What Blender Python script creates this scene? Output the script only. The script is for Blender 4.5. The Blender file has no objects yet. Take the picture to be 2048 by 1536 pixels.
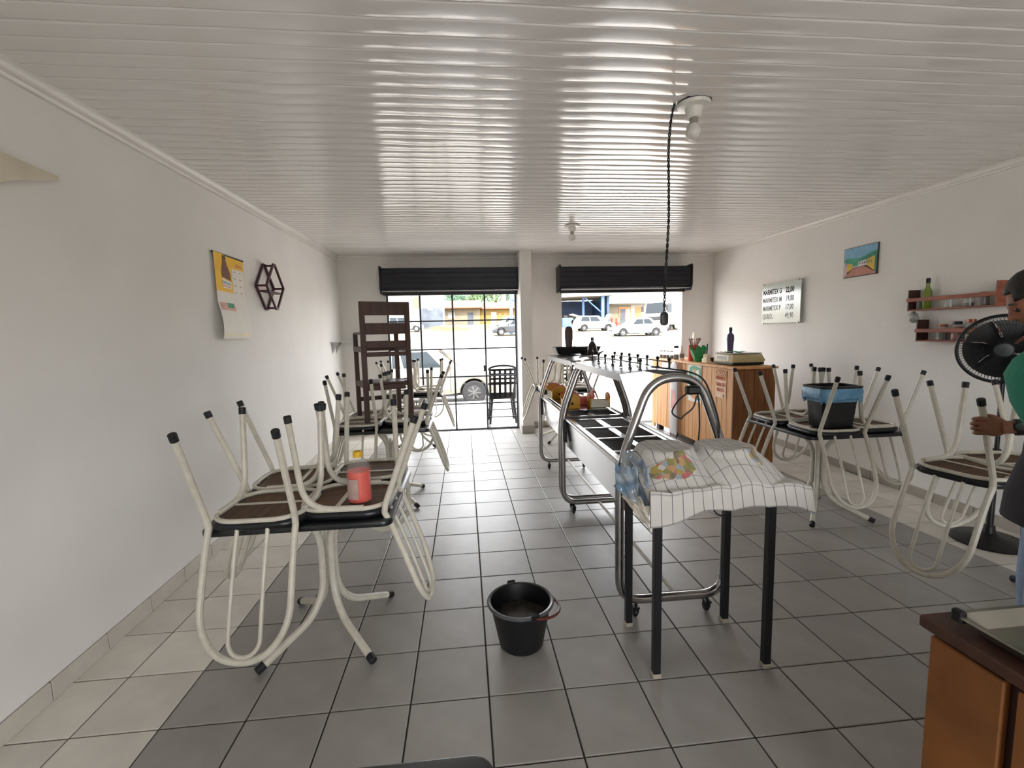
import bpy, bmesh, math, random
from mathutils import Vector, Matrix, Euler
random.seed(7)
PI = math.pi
SC = bpy.context.scene
COL = SC.collection

# ------------------------------------------------------------------ camera
F_PX, YAW, PITCH, ROLL, CAM_H = 926.03, 0.0998, 0.1065, -0.023, 1.558
def cam_vec(a, b, d):
    cr, sr = math.cos(ROLL), math.sin(ROLL)
    xr = cr * a - sr * b
    u = sr * a + cr * b
    cp, sp = math.cos(PITCH), math.sin(PITCH)
    yf = cp * d + sp * u
    z = -sp * d + cp * u
    c, s = math.cos(YAW), math.sin(YAW)
    return Vector((c * xr + s * yf, -s * xr + c * yf, z))
cam_data = bpy.data.cameras.new('camera')
cam_data.sensor_fit = 'HORIZONTAL'
cam_data.sensor_width = 36.0
cam_data.lens = F_PX / 2048 * 36.0
cam_data.clip_start = 0.05
cam_data.clip_end = 500
cam = bpy.data.objects.new('camera', cam_data)
COL.objects.link(cam)
_R, _U, _F = cam_vec(1, 0, 0), cam_vec(0, 1, 0), cam_vec(0, 0, 1)
cam.matrix_world = Matrix(((_R.x, _U.x, -_F.x, 0), (_R.y, _U.y, -_F.y, 0), (_R.z, _U.z, -_F.z, CAM_H), (0, 0, 0, 1)))
SC.camera = cam

# ------------------------------------------------------------------ world, sun, exposure
world = bpy.data.worlds.new('World')
SC.world = world
world.use_nodes = True
_bg = world.node_tree.nodes['Background']
_bg.inputs['Color'].default_value = (0.95, 0.97, 1.0, 1)
_bg.inputs['Strength'].default_value = 1.0
sun_d = bpy.data.lights.new('sun', 'SUN')
sun_d.energy = 1.3
sun_d.angle = math.radians(6)
sun_d.color = (1.0, 0.97, 0.93)
sun = bpy.data.objects.new('sun', sun_d)
COL.objects.link(sun)
sun.rotation_euler = (math.radians(38), math.radians(14), 0)     # high, from behind the shop
# portals only guide the sampling of the sky through the wall openings; they give off no light of their own
def portal(name, loc, rot, w, h):
    d = bpy.data.lights.new(name, 'AREA')
    d.shape = 'RECTANGLE'
    d.size, d.size_y = w, h
    d.cycles.is_portal = True
    o = bpy.data.objects.new(name, d)
    COL.objects.link(o)
    o.location, o.rotation_euler = loc, rot
portal('sky_portal_door', (-0.17, 7.72, 1.12), (-PI / 2, 0, 0), 2.1, 2.24)
portal('sky_portal_window', (2.66, 7.72, 1.12), (-PI / 2, 0, 0), 2.1, 2.24)
portal('sky_portal_rear', (1.3, -2.72, 1.05), (PI / 2, 0, 0), 3.0, 2.1)
vs = SC.view_settings
vs.view_transform = 'Standard'
vs.look = 'None'
vs.exposure = 3.5
vs.gamma = 1.0
vs.use_curve_mapping = False
cy = SC.cycles
cy.use_denoising = True
cy.max_bounces = 10
cy.diffuse_bounces = 6
cy.glossy_bounces = 5
cy.transmission_bounces = 6
cy.transparent_max_bounces = 12
cy.sample_clamp_indirect = 8.0
cy.caustics_reflective = False
cy.caustics_refractive = False

# ------------------------------------------------------------------ helpers
def lin(h):
    h = h.lstrip('#')
    out = []
    for i in (0, 2, 4):
        c = int(h[i:i + 2], 16) / 255
        out.append(c / 12.92 if c <= 0.04045 else ((c + 0.055) / 1.055) ** 2.4)
    return tuple(out)

MATS = {}
def mat(name, hexc, rough=0.5, metal=0.0, noise=0.0, nscale=8.0, bump=0.0, bscale=60.0, spec=0.5, coat=0.0,
        trans=0.0, ior=1.45, hex2=None, emit=None, estr=0.0, alpha=1.0, stretch=None, rnoise=0.0):
    """principled material, colour varied by noise in object space"""
    if name in MATS:
        return MATS[name]
    m = bpy.data.materials.new(name)
    m.use_nodes = True
    nt = m.node_tree
    b = nt.nodes['Principled BSDF']
    c = lin(hexc)
    b.inputs['Base Color'].default_value = (*c, 1)
    b.inputs['Roughness'].default_value = rough
    b.inputs['Metallic'].default_value = metal
    b.inputs['Specular IOR Level'].default_value = spec
    b.inputs['Coat Weight'].default_value = coat
    b.inputs['Coat Roughness'].default_value = 0.1
    b.inputs['Transmission Weight'].default_value = trans
    b.inputs['IOR'].default_value = ior
    b.inputs['Alpha'].default_value = alpha
    if emit:
        b.inputs['Emission Color'].default_value = (*lin(emit), 1)
        b.inputs['Emission Strength'].default_value = estr
    if noise or bump or rnoise or hex2:
        tc = nt.nodes.new('ShaderNodeTexCoord')
        mp = nt.nodes.new('ShaderNodeMapping')
        nt.links.new(tc.outputs['Object'], mp.inputs['Vector'])
        if stretch:
            mp.inputs['Scale'].default_value = stretch
    if noise or hex2 or rnoise:
        n = nt.nodes.new('ShaderNodeTexNoise')
        n.inputs['Scale'].default_value = nscale
        n.inputs['Detail'].default_value = 5
        nt.links.new(mp.outputs['Vector'], n.inputs['Vector'])
    if noise or hex2:
        r = nt.nodes.new('ShaderNodeValToRGB')
        r.color_ramp.elements[0].position = 0.3
        r.color_ramp.elements[1].position = 0.7
        if hex2:
            c0, c1 = c, lin(hex2)
        else:
            c0 = tuple(x * (1 - noise) for x in c)
            c1 = tuple(min(1, x * (1 + noise)) for x in c)
        r.color_ramp.elements[0].color = (*c0, 1)
        r.color_ramp.elements[1].color = (*c1, 1)
        nt.links.new(n.outputs['Fac'], r.inputs['Fac'])
        nt.links.new(r.outputs['Color'], b.inputs['Base Color'])
    if rnoise:
        mr = nt.nodes.new('ShaderNodeMapRange')
        mr.inputs['To Min'].default_value = max(0.02, rough - rnoise)
        mr.inputs['To Max'].default_value = rough + rnoise
        nt.links.new(n.outputs['Fac'], mr.inputs['Value'])
        nt.links.new(mr.outputs['Result'], b.inputs['Roughness'])
    if bump:
        n2 = nt.nodes.new('ShaderNodeTexNoise')
        n2.inputs['Scale'].default_value = bscale
        n2.inputs['Detail'].default_value = 3
        nt.links.new(mp.outputs['Vector'], n2.inputs['Vector'])
        bp = nt.nodes.new('ShaderNodeBump')
        bp.inputs['Strength'].default_value = bump
        bp.inputs['Distance'].default_value = 0.01
        nt.links.new(n2.outputs['Fac'], bp.inputs['Height'])
        nt.links.new(bp.outputs['Normal'], b.inputs['Normal'])
    MATS[name] = m
    return m

def fillet(pts, r, n=6, closed=False):
    """round the corners of a 3-D polyline"""
    P = [Vector(p) for p in pts]
    out = []
    N = len(P)
    rr = r if isinstance(r, (list, tuple)) else [r] * N
    for i in range(N):
        if not closed and i in (0, N - 1):
            out.append(P[i].copy())
            continue
        a, b, c = P[i - 1], P[i], P[(i + 1) % N]
        u, v = (a - b), (c - b)
        lu, lv = u.length, v.length
        u.normalize()
        v.normalize()
        d = min(rr[i], lu * 0.49, lv * 0.49)
        if d < 1e-5:
            out.append(b.copy())
            continue
        p0, p2 = b + u * d, b + v * d
        for k in range(n + 1):
            t = k / n
            out.append(p0 * (1 - t) ** 2 + b * (2 * t * (1 - t)) + p2 * t * t)
    return out

def smooth_path(pts, n=6, closed=False):
    """Catmull-Rom through the points"""
    P = [Vector(p) for p in pts]
    N = len(P)
    out = []
    rng = N if closed else N - 1
    for i in range(rng):
        if closed:
            p0, p1, p2, p3 = P[i - 1], P[i], P[(i + 1) % N], P[(i + 2) % N]
        else:
            p0, p1, p2, p3 = P[max(i - 1, 0)], P[i], P[i + 1], P[min(i + 2, N - 1)]
        for k in range(n):
            t = k / n
            out.append(0.5 * ((2 * p1) + (p2 - p0) * t + (2 * p0 - 5 * p1 + 4 * p2 - p3) * t * t + (3 * p1 - p0 - 3 * p2 + p3) * t ** 3))
    if not closed:
        out.append(P[-1].copy())
    return out

class B:
    """collects shapes into one mesh"""
    def __init__(s):
        s.bm = bmesh.new()
        s.mi = 0
    def _face(s, vs):
        try:
            f = s.bm.faces.new(vs)
            f.material_index = s.mi
            return f
        except ValueError:
            return None
    def poly(s, pts):
        return s._face([s.bm.verts.new(p) for p in pts])
    def box(s, c, d, rot=None, bev=0.0, seg=1):
        t = bmesh.new()
        bmesh.ops.create_cube(t, size=1)
        for v in t.verts:
            v.co = Vector((v.co.x * d[0], v.co.y * d[1], v.co.z * d[2]))
        if bev:
            bmesh.ops.bevel(t, geom=list(t.edges), offset=min(bev, min(d) * 0.45), segments=seg, profile=0.5, affect='EDGES')
        M = Matrix.Translation(c)
        if rot is not None:
            M = M @ (rot if isinstance(rot, Matrix) else Euler(rot).to_matrix().to_4x4())
        s.merge(t, M)
        return s
    def merge(s, t, M=None):
        mp = {}
        for v in t.verts:
            mp[v.index if v.index >= 0 else id(v)] = None
        t.verts.index_update()
        vs = [s.bm.verts.new((M @ v.co) if M is not None else v.co) for v in t.verts]
        for f in t.faces:
            s._face([vs[v.index] for v in f.verts])
        t.free()
    def tube(s, path, r, n=8, closed=False, cap=True, radii=None):
        P = [Vector(p) for p in path]
        Q = [P[0]]
        idx = [0]
        for i, p in enumerate(P[1:], 1):
            if (p - Q[-1]).length > 1e-5:
                Q.append(p)
                idx.append(i)
        if closed and (Q[0] - Q[-1]).length < 1e-5:
            Q.pop()
            idx.pop()
        P = Q
        N = len(P)
        T = []
        for i in range(N):
            if closed:
                t = P[(i + 1) % N] - P[i - 1]
            else:
                t = P[min(i + 1, N - 1)] - P[max(i - 1, 0)]
            T.append(t.normalized())
        up = Vector((0, 0, 1)) if abs(T[0].z) < 0.9 else Vector((1, 0, 0))
        nrm = (up - T[0] * up.dot(T[0])).normalized()
        rings = []
        for i in range(N):
            if i:
                q = T[i - 1].rotation_difference(T[i])
                nrm = (q @ nrm)
                nrm = (nrm - T[i] * nrm.dot(T[i])).normalized()
            bn = T[i].cross(nrm)
            rad = radii[idx[i]] if radii else r
            rings.append([s.bm.verts.new(P[i] + (nrm * math.cos(2 * PI * k / n) + bn * math.sin(2 * PI * k / n)) * rad) for k in range(n)])
        for i in range(N if closed else N - 1):
            a, b = rings[i], rings[(i + 1) % N]
            off = 0
            if closed and i == N - 1:
                off = min(range(n), key=lambda o: (a[0].co - b[o].co).length)
            for k in range(n):
                s._face([a[k], a[(k + 1) % n], b[(k + 1 + off) % n], b[(k + off) % n]])
        if cap and not closed:
            s._face(list(reversed(rings[0])))
            s._face(rings[-1])
        return s
    def lathe(s, prof, c=(0, 0, 0), n=20, M=None, cap=True):
        """prof: list of (r, z)"""
        c = Vector(c)
        rings = []
        for r, z in prof:
            ring = []
            if r < 1e-6:
                p = Vector((0, 0, z))
                p = (M @ p) if M is not None else p
                v = s.bm.verts.new(p + c)
                ring = [v]
            else:
                for k in range(n):
                    p = Vector((r * math.cos(2 * PI * k / n), r * math.sin(2 * PI * k / n), z))
                    p = (M @ p) if M is not None else p
                    ring.append(s.bm.verts.new(p + c))
            rings.append(ring)
        for a, b in zip(rings, rings[1:]):
            if len(a) == 1 and len(b) == 1:
                continue
            for k in range(n):
                if len(a) == 1:
                    s._face([a[0], b[(k + 1) % n], b[k]])
                elif len(b) == 1:
                    s._face([a[k], a[(k + 1) % n], b[0]])
                else:
                    s._face([a[k], a[(k + 1) % n], b[(k + 1) % n], b[k]])
        if cap:
            if len(rings[0]) > 1:
                s._face(list(reversed(rings[0])))
            if len(rings[-1]) > 1:
                s._face(rings[-1])
        return s
    def prism(s, poly, d, M=None, bev=0.0):
        """polygon in XY, extruded by d along +Z, then transformed by M"""
        t = bmesh.new()
        vs = [t.verts.new((p[0], p[1], 0)) for p in poly]
        f = t.faces.new(vs)
        r = bmesh.ops.extrude_face_region(t, geom=[f])
        for e in r['geom']:
            if isinstance(e, bmesh.types.BMVert):
                e.co.z += d
        bmesh.ops.recalc_face_normals(t, faces=list(t.faces))
        if bev:
            es = [e for e in t.edges if abs(e.verts[0].co.z - e.verts[1].co.z) < 1e-6]
            bmesh.ops.bevel(t, geom=es, offset=bev, segments=2, profile=0.5, affect='EDGES')
        s.merge(t, M)
        return s
    def sphere(s, c, r, n=12, sc=(1, 1, 1), M=None):
        t = bmesh.new()
        bmesh.ops.create_uvsphere(t, u_segments=n, v_segments=max(6, n // 2 + 2), radius=r)
        m = Matrix.Translation(c) @ (M if M is not None else Matrix()) @ Matrix.Diagonal((*sc, 1))
        s.merge(t, m)
        return s
    def grid(s, fn, nu, nv, closed_u=False):
        """surface from fn(u, v) with u, v in 0..1"""
        g = [[s.bm.verts.new(fn(i / nu, j / nv)) for j in range(nv + 1)] for i in range(nu if closed_u else nu + 1)]
        m = len(g)
        for i in range(nu):
            for j in range(nv):
                s._face([g[i][j], g[(i + 1) % m][j], g[(i + 1) % m][j + 1], g[i][j + 1]])
        return s
    def mesh(s, name, smooth=True, ang=0.6, recalc=True):
        if recalc:
            bmesh.ops.recalc_face_normals(s.bm, faces=list(s.bm.faces))
        me = bpy.data.meshes.new(name)
        s.bm.to_mesh(me)
        s.bm.free()
        if smooth:
            for p in me.polygons:
                p.use_smooth = True
            me.set_sharp_from_angle(angle=ang)
        return me
    def build(s, name, mats, parent=None, loc=None, rot=None, smooth=True, ang=0.6, recalc=True):
        me = s.mesh(name, smooth, ang, recalc)
        for m in (mats if isinstance(mats, (list, tuple)) else [mats]):
            me.materials.append(m)
        return link(name, me, parent, loc, rot)

def link(name, data, parent=None, loc=None, rot=None):
    o = bpy.data.objects.new(name, data)
    COL.objects.link(o)
    if parent is not None:
        o.parent = parent
    if loc is not None:
        o.location = loc
    if rot is not None:
        o.rotation_euler = rot
    return o

def tag(o, label, cat=None, group=None, kind=None):
    o['label'] = label
    if cat:
        o['category'] = cat
    if group:
        o['group'] = group
    if kind:
        o['kind'] = kind
    return o

def thing(name, label, cat, loc=(0, 0, 0), rz=0.0, group=None, rot=None):
    o = link(name, None, None, loc, rot if rot is not None else (0, 0, rz))
    o.empty_display_size = 0.1
    return tag(o, label, cat, group)

def dup(o, parent=None):
    c = o.copy()
    COL.objects.link(c)
    c.parent = parent
    for ch in o.children:
        dup(ch, c)
    return c

def struct(o, label):
    o['kind'] = 'structure'
    o['label'] = label
    return o

def rrect(w, h, r, n=5):
    """rounded rectangle outline, centred"""
    out = []
    for cx, cy, a0 in ((w / 2 - r, h / 2 - r, 0), (-w / 2 + r, h / 2 - r, PI / 2), (-w / 2 + r, -h / 2 + r, PI), (w / 2 - r, -h / 2 + r, 1.5 * PI)):
        for k in range(n + 1):
            a = a0 + k / n * PI / 2
            out.append((cx + r * math.cos(a), cy + r * math.sin(a)))
    return out

def text_mesh(name, body, size, material, parent, loc, rot, ext=0.0008, bold=0.0, align='LEFT', sx=1.0):
    cu = bpy.data.curves.new(name, 'FONT')
    cu.body = body
    cu.size = size
    cu.extrude = ext
    cu.offset = bold
    cu.align_x = align
    cu.resolution_u = 2
    tmp = bpy.data.objects.new('tmp', cu)
    COL.objects.link(tmp)
    dg = bpy.context.evaluated_depsgraph_get()
    me = bpy.data.meshes.new_from_object(tmp.evaluated_get(dg))
    bpy.data.objects.remove(tmp)
    bpy.data.curves.remove(cu)
    me.materials.clear()
    me.materials.append(material)
    o = link(name, me, parent, loc, rot)
    o.scale = (sx, 1, 1)
    return o

# ------------------------------------------------------------------ materials of the room
def tile_mat(name, hexc):
    m = mat(name, hexc, rough=0.41, noise=0.10, nscale=5, bump=0.04, bscale=90, rnoise=0.06, spec=0.9)
    nt = m.node_tree
    b = nt.nodes['Principled BSDF']
    oi = nt.nodes.new('ShaderNodeObjectInfo')
    mr = nt.nodes.new('ShaderNodeMapRange')
    mr.inputs['To Min'].default_value = 0.9
    mr.inputs['To Max'].default_value = 1.08
    nt.links.new(oi.outputs['Random'], mr.inputs['Value'])
    src = b.inputs['Base Color'].links[0].from_socket
    mx = nt.nodes.new('ShaderNodeVectorMath')
    mx.operation = 'SCALE'
    nt.links.new(src, mx.inputs[0])
    nt.links.new(mr.outputs['Result'], mx.inputs['Scale'])
    nt.links.new(mx.outputs[0], b.inputs['Base Color'])
    return m
M_WALL = mat('wall_paint', 'E2E0DC', rough=0.75, noise=0.04, nscale=1.3, bump=0.12, bscale=35)
M_WALLF = mat('wall_paint_front', 'DDDAD6', rough=0.75, noise=0.05, nscale=2, bump=0.12, bscale=35)
M_CEIL = mat('ceiling_pvc', 'E2E0DE', rough=0.13, noise=0.03, nscale=1.0, spec=0.9)
M_TRIM = mat('trim_pvc', 'DCD9D4', rough=0.35, noise=0.04, nscale=4)
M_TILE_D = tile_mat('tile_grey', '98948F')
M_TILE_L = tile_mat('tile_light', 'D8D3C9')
M_GROUT = mat('grout', '2E2A27', rough=0.9, noise=0.3, nscale=20)
M_BASE = mat('baseboard_tile', 'A09A90', rough=0.4, noise=0.08, nscale=6)
M_WHITE = mat('white_enamel', 'C6C1B3', rough=0.38, noise=0.09, nscale=26, bump=0.02, bscale=120)
M_BLACKCAP = mat('black_rubber', '17161A', rough=0.6, noise=0.2, nscale=30)
M_VINYL = mat('black_vinyl', '15161A', rough=0.33, noise=0.25, nscale=14, bump=0.25, bscale=22)
M_PLY = mat('brown_plywood', '6A4B30', rough=0.7, hex2='3E2A1C', nscale=5, stretch=(1, 6, 1), bump=0.1, bscale=40)
M_TOP = mat('black_laminate', '1B1E1F', rough=0.28, noise=0.2, nscale=9)
M_STEEL = mat('brushed_steel', 'A9A7A6', rough=0.24, metal=1.0, noise=0.08, nscale=20, rnoise=0.06)
M_STEELD = mat('steel_sheet', 'C4C3C1', rough=0.2, metal=1.0, noise=0.06, nscale=6, rnoise=0.05, bump=0.05, bscale=5)
M_PINE = mat('pine_wood', 'DBA468', rough=0.5, hex2='BC834C', nscale=3.2, stretch=(9, 9, 0.7), bump=0.05, bscale=30)
M_PINED = mat('stained_pine', '8A5526', rough=0.5, hex2='6B3E1B', nscale=3, stretch=(8, 8, 0.8), bump=0.05, bscale=30)
M_DARKWOOD = mat('dark_wood', '4A2E22', rough=0.5, hex2='38211A', nscale=4, stretch=(8, 8, 0.8), bump=0.05, bscale=30)
M_BLACK = mat('black_paint', '121216', rough=0.4, noise=0.2, nscale=14)
M_BLACKPL = mat('black_plastic', '0D0D0F', rough=0.42, noise=0.15, nscale=10, bump=0.03, bscale=50)
M_CORD = mat('black_cord', '101012', rough=0.5, noise=0.1, nscale=40)
M_PORC = mat('white_porcelain', 'E2DFD8', rough=0.25, noise=0.03, nscale=10)
M_PAPER = mat('paper_white', 'E6E3DA', rough=0.7, noise=0.03, nscale=12)
M_SHUT = mat('shutter_steel', '1C1D24', rough=0.42, metal=0.3, noise=0.15, nscale=6)
M_GRILLE = mat('grille_paint', '2B2F36', rough=0.45, metal=0.2, noise=0.15, nscale=30)
M_REDWOOD = mat('red_brown_wood', 'A5604A', rough=0.55, hex2='7C4334', nscale=3, stretch=(6, 1, 6), bump=0.05, bscale=30)

# ------------------------------------------------------------------ room shell
T = 0.335
GX0, GY0 = -5.8357 * T, 5.5451 * T
def lw(y): return -1.837 - 0.0141 * y
def rw(y): return 3.914 + 0.044 * y
def zc(y): return 2.695 + 0.0185 * y
Y0, Y1 = -2.7, 7.63

b = B()
b.poly([(lw(Y0) - .3, Y0, -.006), (rw(Y0) + .3, Y0, -.006), (rw(Y1) + .3, Y1 + .16, -.006), (lw(Y1) - .3, Y1 + .16, -.006)])
b.poly([(lw(Y0) - .3, Y0, -.14), (lw(Y1) - .3, Y1 + .16, -.14), (rw(Y1) + .3, Y1 + .16, -.14), (rw(Y0) + .3, Y0, -.14)])
floor = struct(b.build('floor', M_GROUT), 'square ceramic tile floor with dark joints, grey field and lighter borders along the walls')

def tile_geo(bb, x0, x1, y0, y1):
    g = 0.0035
    x0 += g; x1 -= g; y0 += g; y1 -= g
    e = 0.003
    o = [bb.bm.verts.new(p) for p in ((x0, y0, -.006), (x1, y0, -.006), (x1, y1, -.006), (x0, y1, -.006))]
    m = [bb.bm.verts.new(p) for p in ((x0, y0, -.0015), (x1, y0, -.0015), (x1, y1, -.0015), (x0, y1, -.0015))]
    t = [bb.bm.verts.new(p) for p in ((x0 + e, y0 + e, 0), (x1 - e, y0 + e, 0), (x1 - e, y1 - e, 0), (x0 + e, y1 - e, 0))]
    for k in range(4):
        bb._face([o[k], o[(k + 1) % 4], m[(k + 1) % 4], m[k]])
        bb._face([m[k], m[(k + 1) % 4], t[(k + 1) % 4], t[k]])
    bb._face(t)
_tm = {}
def tile_mesh(w, mt):
    key = (round(w, 3), mt.name)
    if key not in _tm:
        bb = B()
        tile_geo(bb, 0, w, 0, T)
        me = bb.mesh('tile', smooth=False)
        me.materials.append(mt)
        _tm[key] = me
    return _tm[key]
rest_d, rest_l = B(), B()
for j in range(-14, 17):
    ya = GY0 + j * T
    for i in range(0, 19):
        xa, xb = GX0 + i * T, GX0 + (i + 1) * T
        if i == 0: xa = max(xa, -1.92 if j > 6 else -1.885)
        if i == 18: xb = min(xb, rw(ya + T))
        if xb - xa < .04: continue
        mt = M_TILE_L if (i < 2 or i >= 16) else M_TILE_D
        if -3 < j < 13:
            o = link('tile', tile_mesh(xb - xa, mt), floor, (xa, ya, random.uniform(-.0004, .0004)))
            o.rotation_euler = (random.uniform(-.0015, .0015), random.uniform(-.0015, .0015), 0)
        else:
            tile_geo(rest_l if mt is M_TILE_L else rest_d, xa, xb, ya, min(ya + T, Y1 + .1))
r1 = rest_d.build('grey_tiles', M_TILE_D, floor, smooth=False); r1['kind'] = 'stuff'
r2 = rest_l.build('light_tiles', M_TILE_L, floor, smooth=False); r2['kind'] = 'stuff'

def slanted_wall(name, f, sgn, label):
    b = B()
    p = [(f(Y0), Y0), (f(Y1), Y1 + .2), (f(Y1) + sgn * .2, Y1 + .2), (f(Y0) + sgn * .2, Y0)]
    b.prism(p if sgn < 0 else p[::-1], 3.3, Matrix.Translation((0, 0, -.14)))
    return struct(b.build(name, M_WALL, smooth=False), label)
slanted_wall('wall_left', lw, -1, 'plain off-white painted wall with a calendar hung on it')
slanted_wall('wall_right', rw, 1, 'plain off-white painted wall behind the counter and shelves')
OX = (-1.20, 0.86, 1.62, 3.70)      # the two street openings
b = B()
def wbox(x0, x1, y0, y1, z0, z1):
    b.box(((x0 + x1) / 2, (y0 + y1) / 2, (z0 + z1) / 2), (x1 - x0, y1 - y0, z1 - z0))
wbox(-2.1, OX[0], Y1, Y1 + .16, -.14, 2.24)
wbox(OX[1], OX[2], Y1, Y1 + .16, -.14, 2.24)
wbox(OX[3], 4.4, Y1, Y1 + .16, -.14, 2.24)
wbox(-2.1, 4.4, Y1, Y1 + .16, 2.24, 3.2)
struct(b.build('wall_front', M_WALLF, smooth=False), 'shop-front wall with two wide openings onto the street')
b = B()
wbox(-2.2, -.2, Y0 - .2, Y0, -.14, 3.2)
wbox(2.8, 4.1, Y0 - .2, Y0, -.14, 3.2)
wbox(-.2, 2.8, Y0 - .2, Y0, 2.1, 3.2)  # opening added and sized to bring sky light in from behind the camera
struct(b.build('wall_rear', M_WALL, smooth=False), 'unseen rear wall with a wide opening added to let in sky light')
b = B()
wbox(.876, 1.05, 7.14, Y1, 0, zc(7.3) + .03)
struct(b.build('wall_column', M_WALLF, smooth=False), 'narrow white column standing out from the wall between the two openings')
b = B()
wbox(.862, 1.064, 7.126, 7.30, 0, .12)
b2 = b.build('baseboard_column', M_BASE, smooth=False)
struct(b2, 'grey tile foot around the narrow column')

# ceiling: slab with one panel after another under it
b = B()
b.box((1.1, 2.5, 3.05), (7.4, 11.0, .3))
ceil = struct(b.build('ceiling', M_TRIM, smooth=False), 'white plastic strip ceiling running across the room')
PW = 0.2035
def panel_mesh(seed):
    rnd = random.Random(seed)
    ph = [(rnd.uniform(.35, 1.1), rnd.uniform(0, 6.3), rnd.uniform(.0006, .0019)) for _ in range(5)]
    prof = [(0, .011), (.0035, .0095), (.0055, .001), (.011, 0), (.050, -.0012), (.0915, 0), (.0970, .0012), (.0985, .0085), (.1025, .0085), (.1040, .0012), (.1095, 0), (.150, -.0012), (.1925, 0), (.198, .001), (.200, .0095), (PW, .011)]
    bb = B()
    NX = 44
    x0, x1 = -2.02, 4.36
    cols = []
    for i in range(NX + 1):
        x = x0 + (x1 - x0) * i / NX
        w = sum(a * math.sin(x * 2 * PI / L * .9 + p) for L, p, a in ph)
        w2 = sum(a * math.sin(x * 2 * PI / (L * 1.3) + p * 2) for L, p, a in ph)
        col = []
        for y, z in prof:
            t = y / PW
            col.append(bb.bm.verts.new((x, y, z + (w * (1 - t) + w2 * t) * (4 * t * (1 - t) * .6 + .4))))
        cols.append(col)
    for i in range(NX):
        for k in range(len(prof) - 1):
            bb._face([cols[i][k], cols[i][k + 1], cols[i + 1][k + 1], cols[i + 1][k]])
    me = bb.mesh('panel', ang=1.2, recalc=False)
    me.materials.append(M_CEIL)
    return me
pm = [panel_mesh(s) for s in range(9)]
k, y = 0, Y0
tilt = math.atan(.0185)
while y < Y1:
    o = link('panel', pm[(k * 4) % 9], ceil, (0, y, zc(y)), (tilt, 0, 0))
    y += PW * math.cos(tilt)
    k += 1

def moulding(name, p0, p1, inward, h, d, label, m=M_TRIM):
    """profile under the ceiling line from p0 to p1"""
    p0, p1, n = Vector(p0), Vector(p1), Vector(inward)
    prof = [(0, 0), (d, 0), (d, -.008), (d * .8, -.012), (d * .55, -h * .45), (d * .5, -h * .72), (d * .62, -h * .8), (d * .5, -h), (0, -h)]
    bb = B()
    A = [bb.bm.verts.new(p0 + n * x + Vector((0, 0, z))) for x, z in prof]
    C = [bb.bm.verts.new(p1 + n * x + Vector((0, 0, z))) for x, z in prof]
    for i in range(len(prof)):
        j = (i + 1) % len(prof)
        bb._face([A[i], A[j], C[j], C[i]])
    bb._face(A[::-1]); bb._face(C)
    return struct(bb.build(name, m, ang=.9), label)
moulding('trim_1', (lw(Y0), Y0, zc(Y0) + .002), (lw(Y1), Y1, zc(Y1) + .002), (1, 0, 0), .075, .045, 'white ceiling moulding along the calendar wall')
moulding('trim_2', (rw(Y0), Y0, zc(Y0) + .002), (rw(Y1), Y1, zc(Y1) + .002), (-1, 0, 0), .065, .045, 'white ceiling moulding along the wall with the price board')
moulding('trim_3', (lw(Y1), Y1, zc(Y1)), (.876, Y1, zc(Y1)), (0, -1, 0), .06, .045, 'white ceiling moulding over the grille door')
moulding('trim_4', (1.05, Y1, zc(Y1)), (rw(Y1), Y1, zc(Y1)), (0, -1, 0), .06, .045, 'white ceiling moulding over the open window')

# baseboards of cut tiles
def baseboard(name, f, sgn, label, ya, yb, mt=None):
    bb = B()
    t = .004
    bb.prism([(f(ya), ya), (f(yb), yb), (f(yb) + sgn * t, yb), (f(ya) + sgn * t, ya)], .088)
    o = struct(bb.build(name, M_GROUT, smooth=False), label)
    bb = B()
    bb.box((0, T / 2, .044), (.012, T - .006, .088), bev=.002)
    me = bb.mesh('baseboard_tile', smooth=False)
    me.materials.append(mt or M_BASE)
    y = ya
    ang = math.atan((f(1) - f(0)))
    while y + T <= yb + .02:
        link('baseboard_tile', me, o, (f(y) + sgn * .007, y, 0), (0, 0, -ang))
        y += T
    return o
baseboard('baseboard_left', lw, 1, 'light grey tile skirting under the calendar wall', GY0 - 2 * T - .11, Y1, mat('baseboard_light', 'BDB8AE', rough=0.4, noise=0.08, nscale=6))
baseboard('baseboard_right', rw, -1, 'grey tile skirting under the shelf wall', GY0 - 2 * T + .02, Y1)
bb = B()
bb.box((1.34, Y1 - .006, .045), (.55, .012, .09), bev=.002)
struct(bb.build('baseboard_front', M_BASE, smooth=False), 'grey tile skirting between the column and the open window')
bb = B()
bb.box((-1.56, Y1 - .006, .045), (.72, .012, .09), bev=.002)
struct(bb.build('baseboard_corner', M_BASE, smooth=False), 'grey tile skirting in the far corner beside the grille door')

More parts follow.
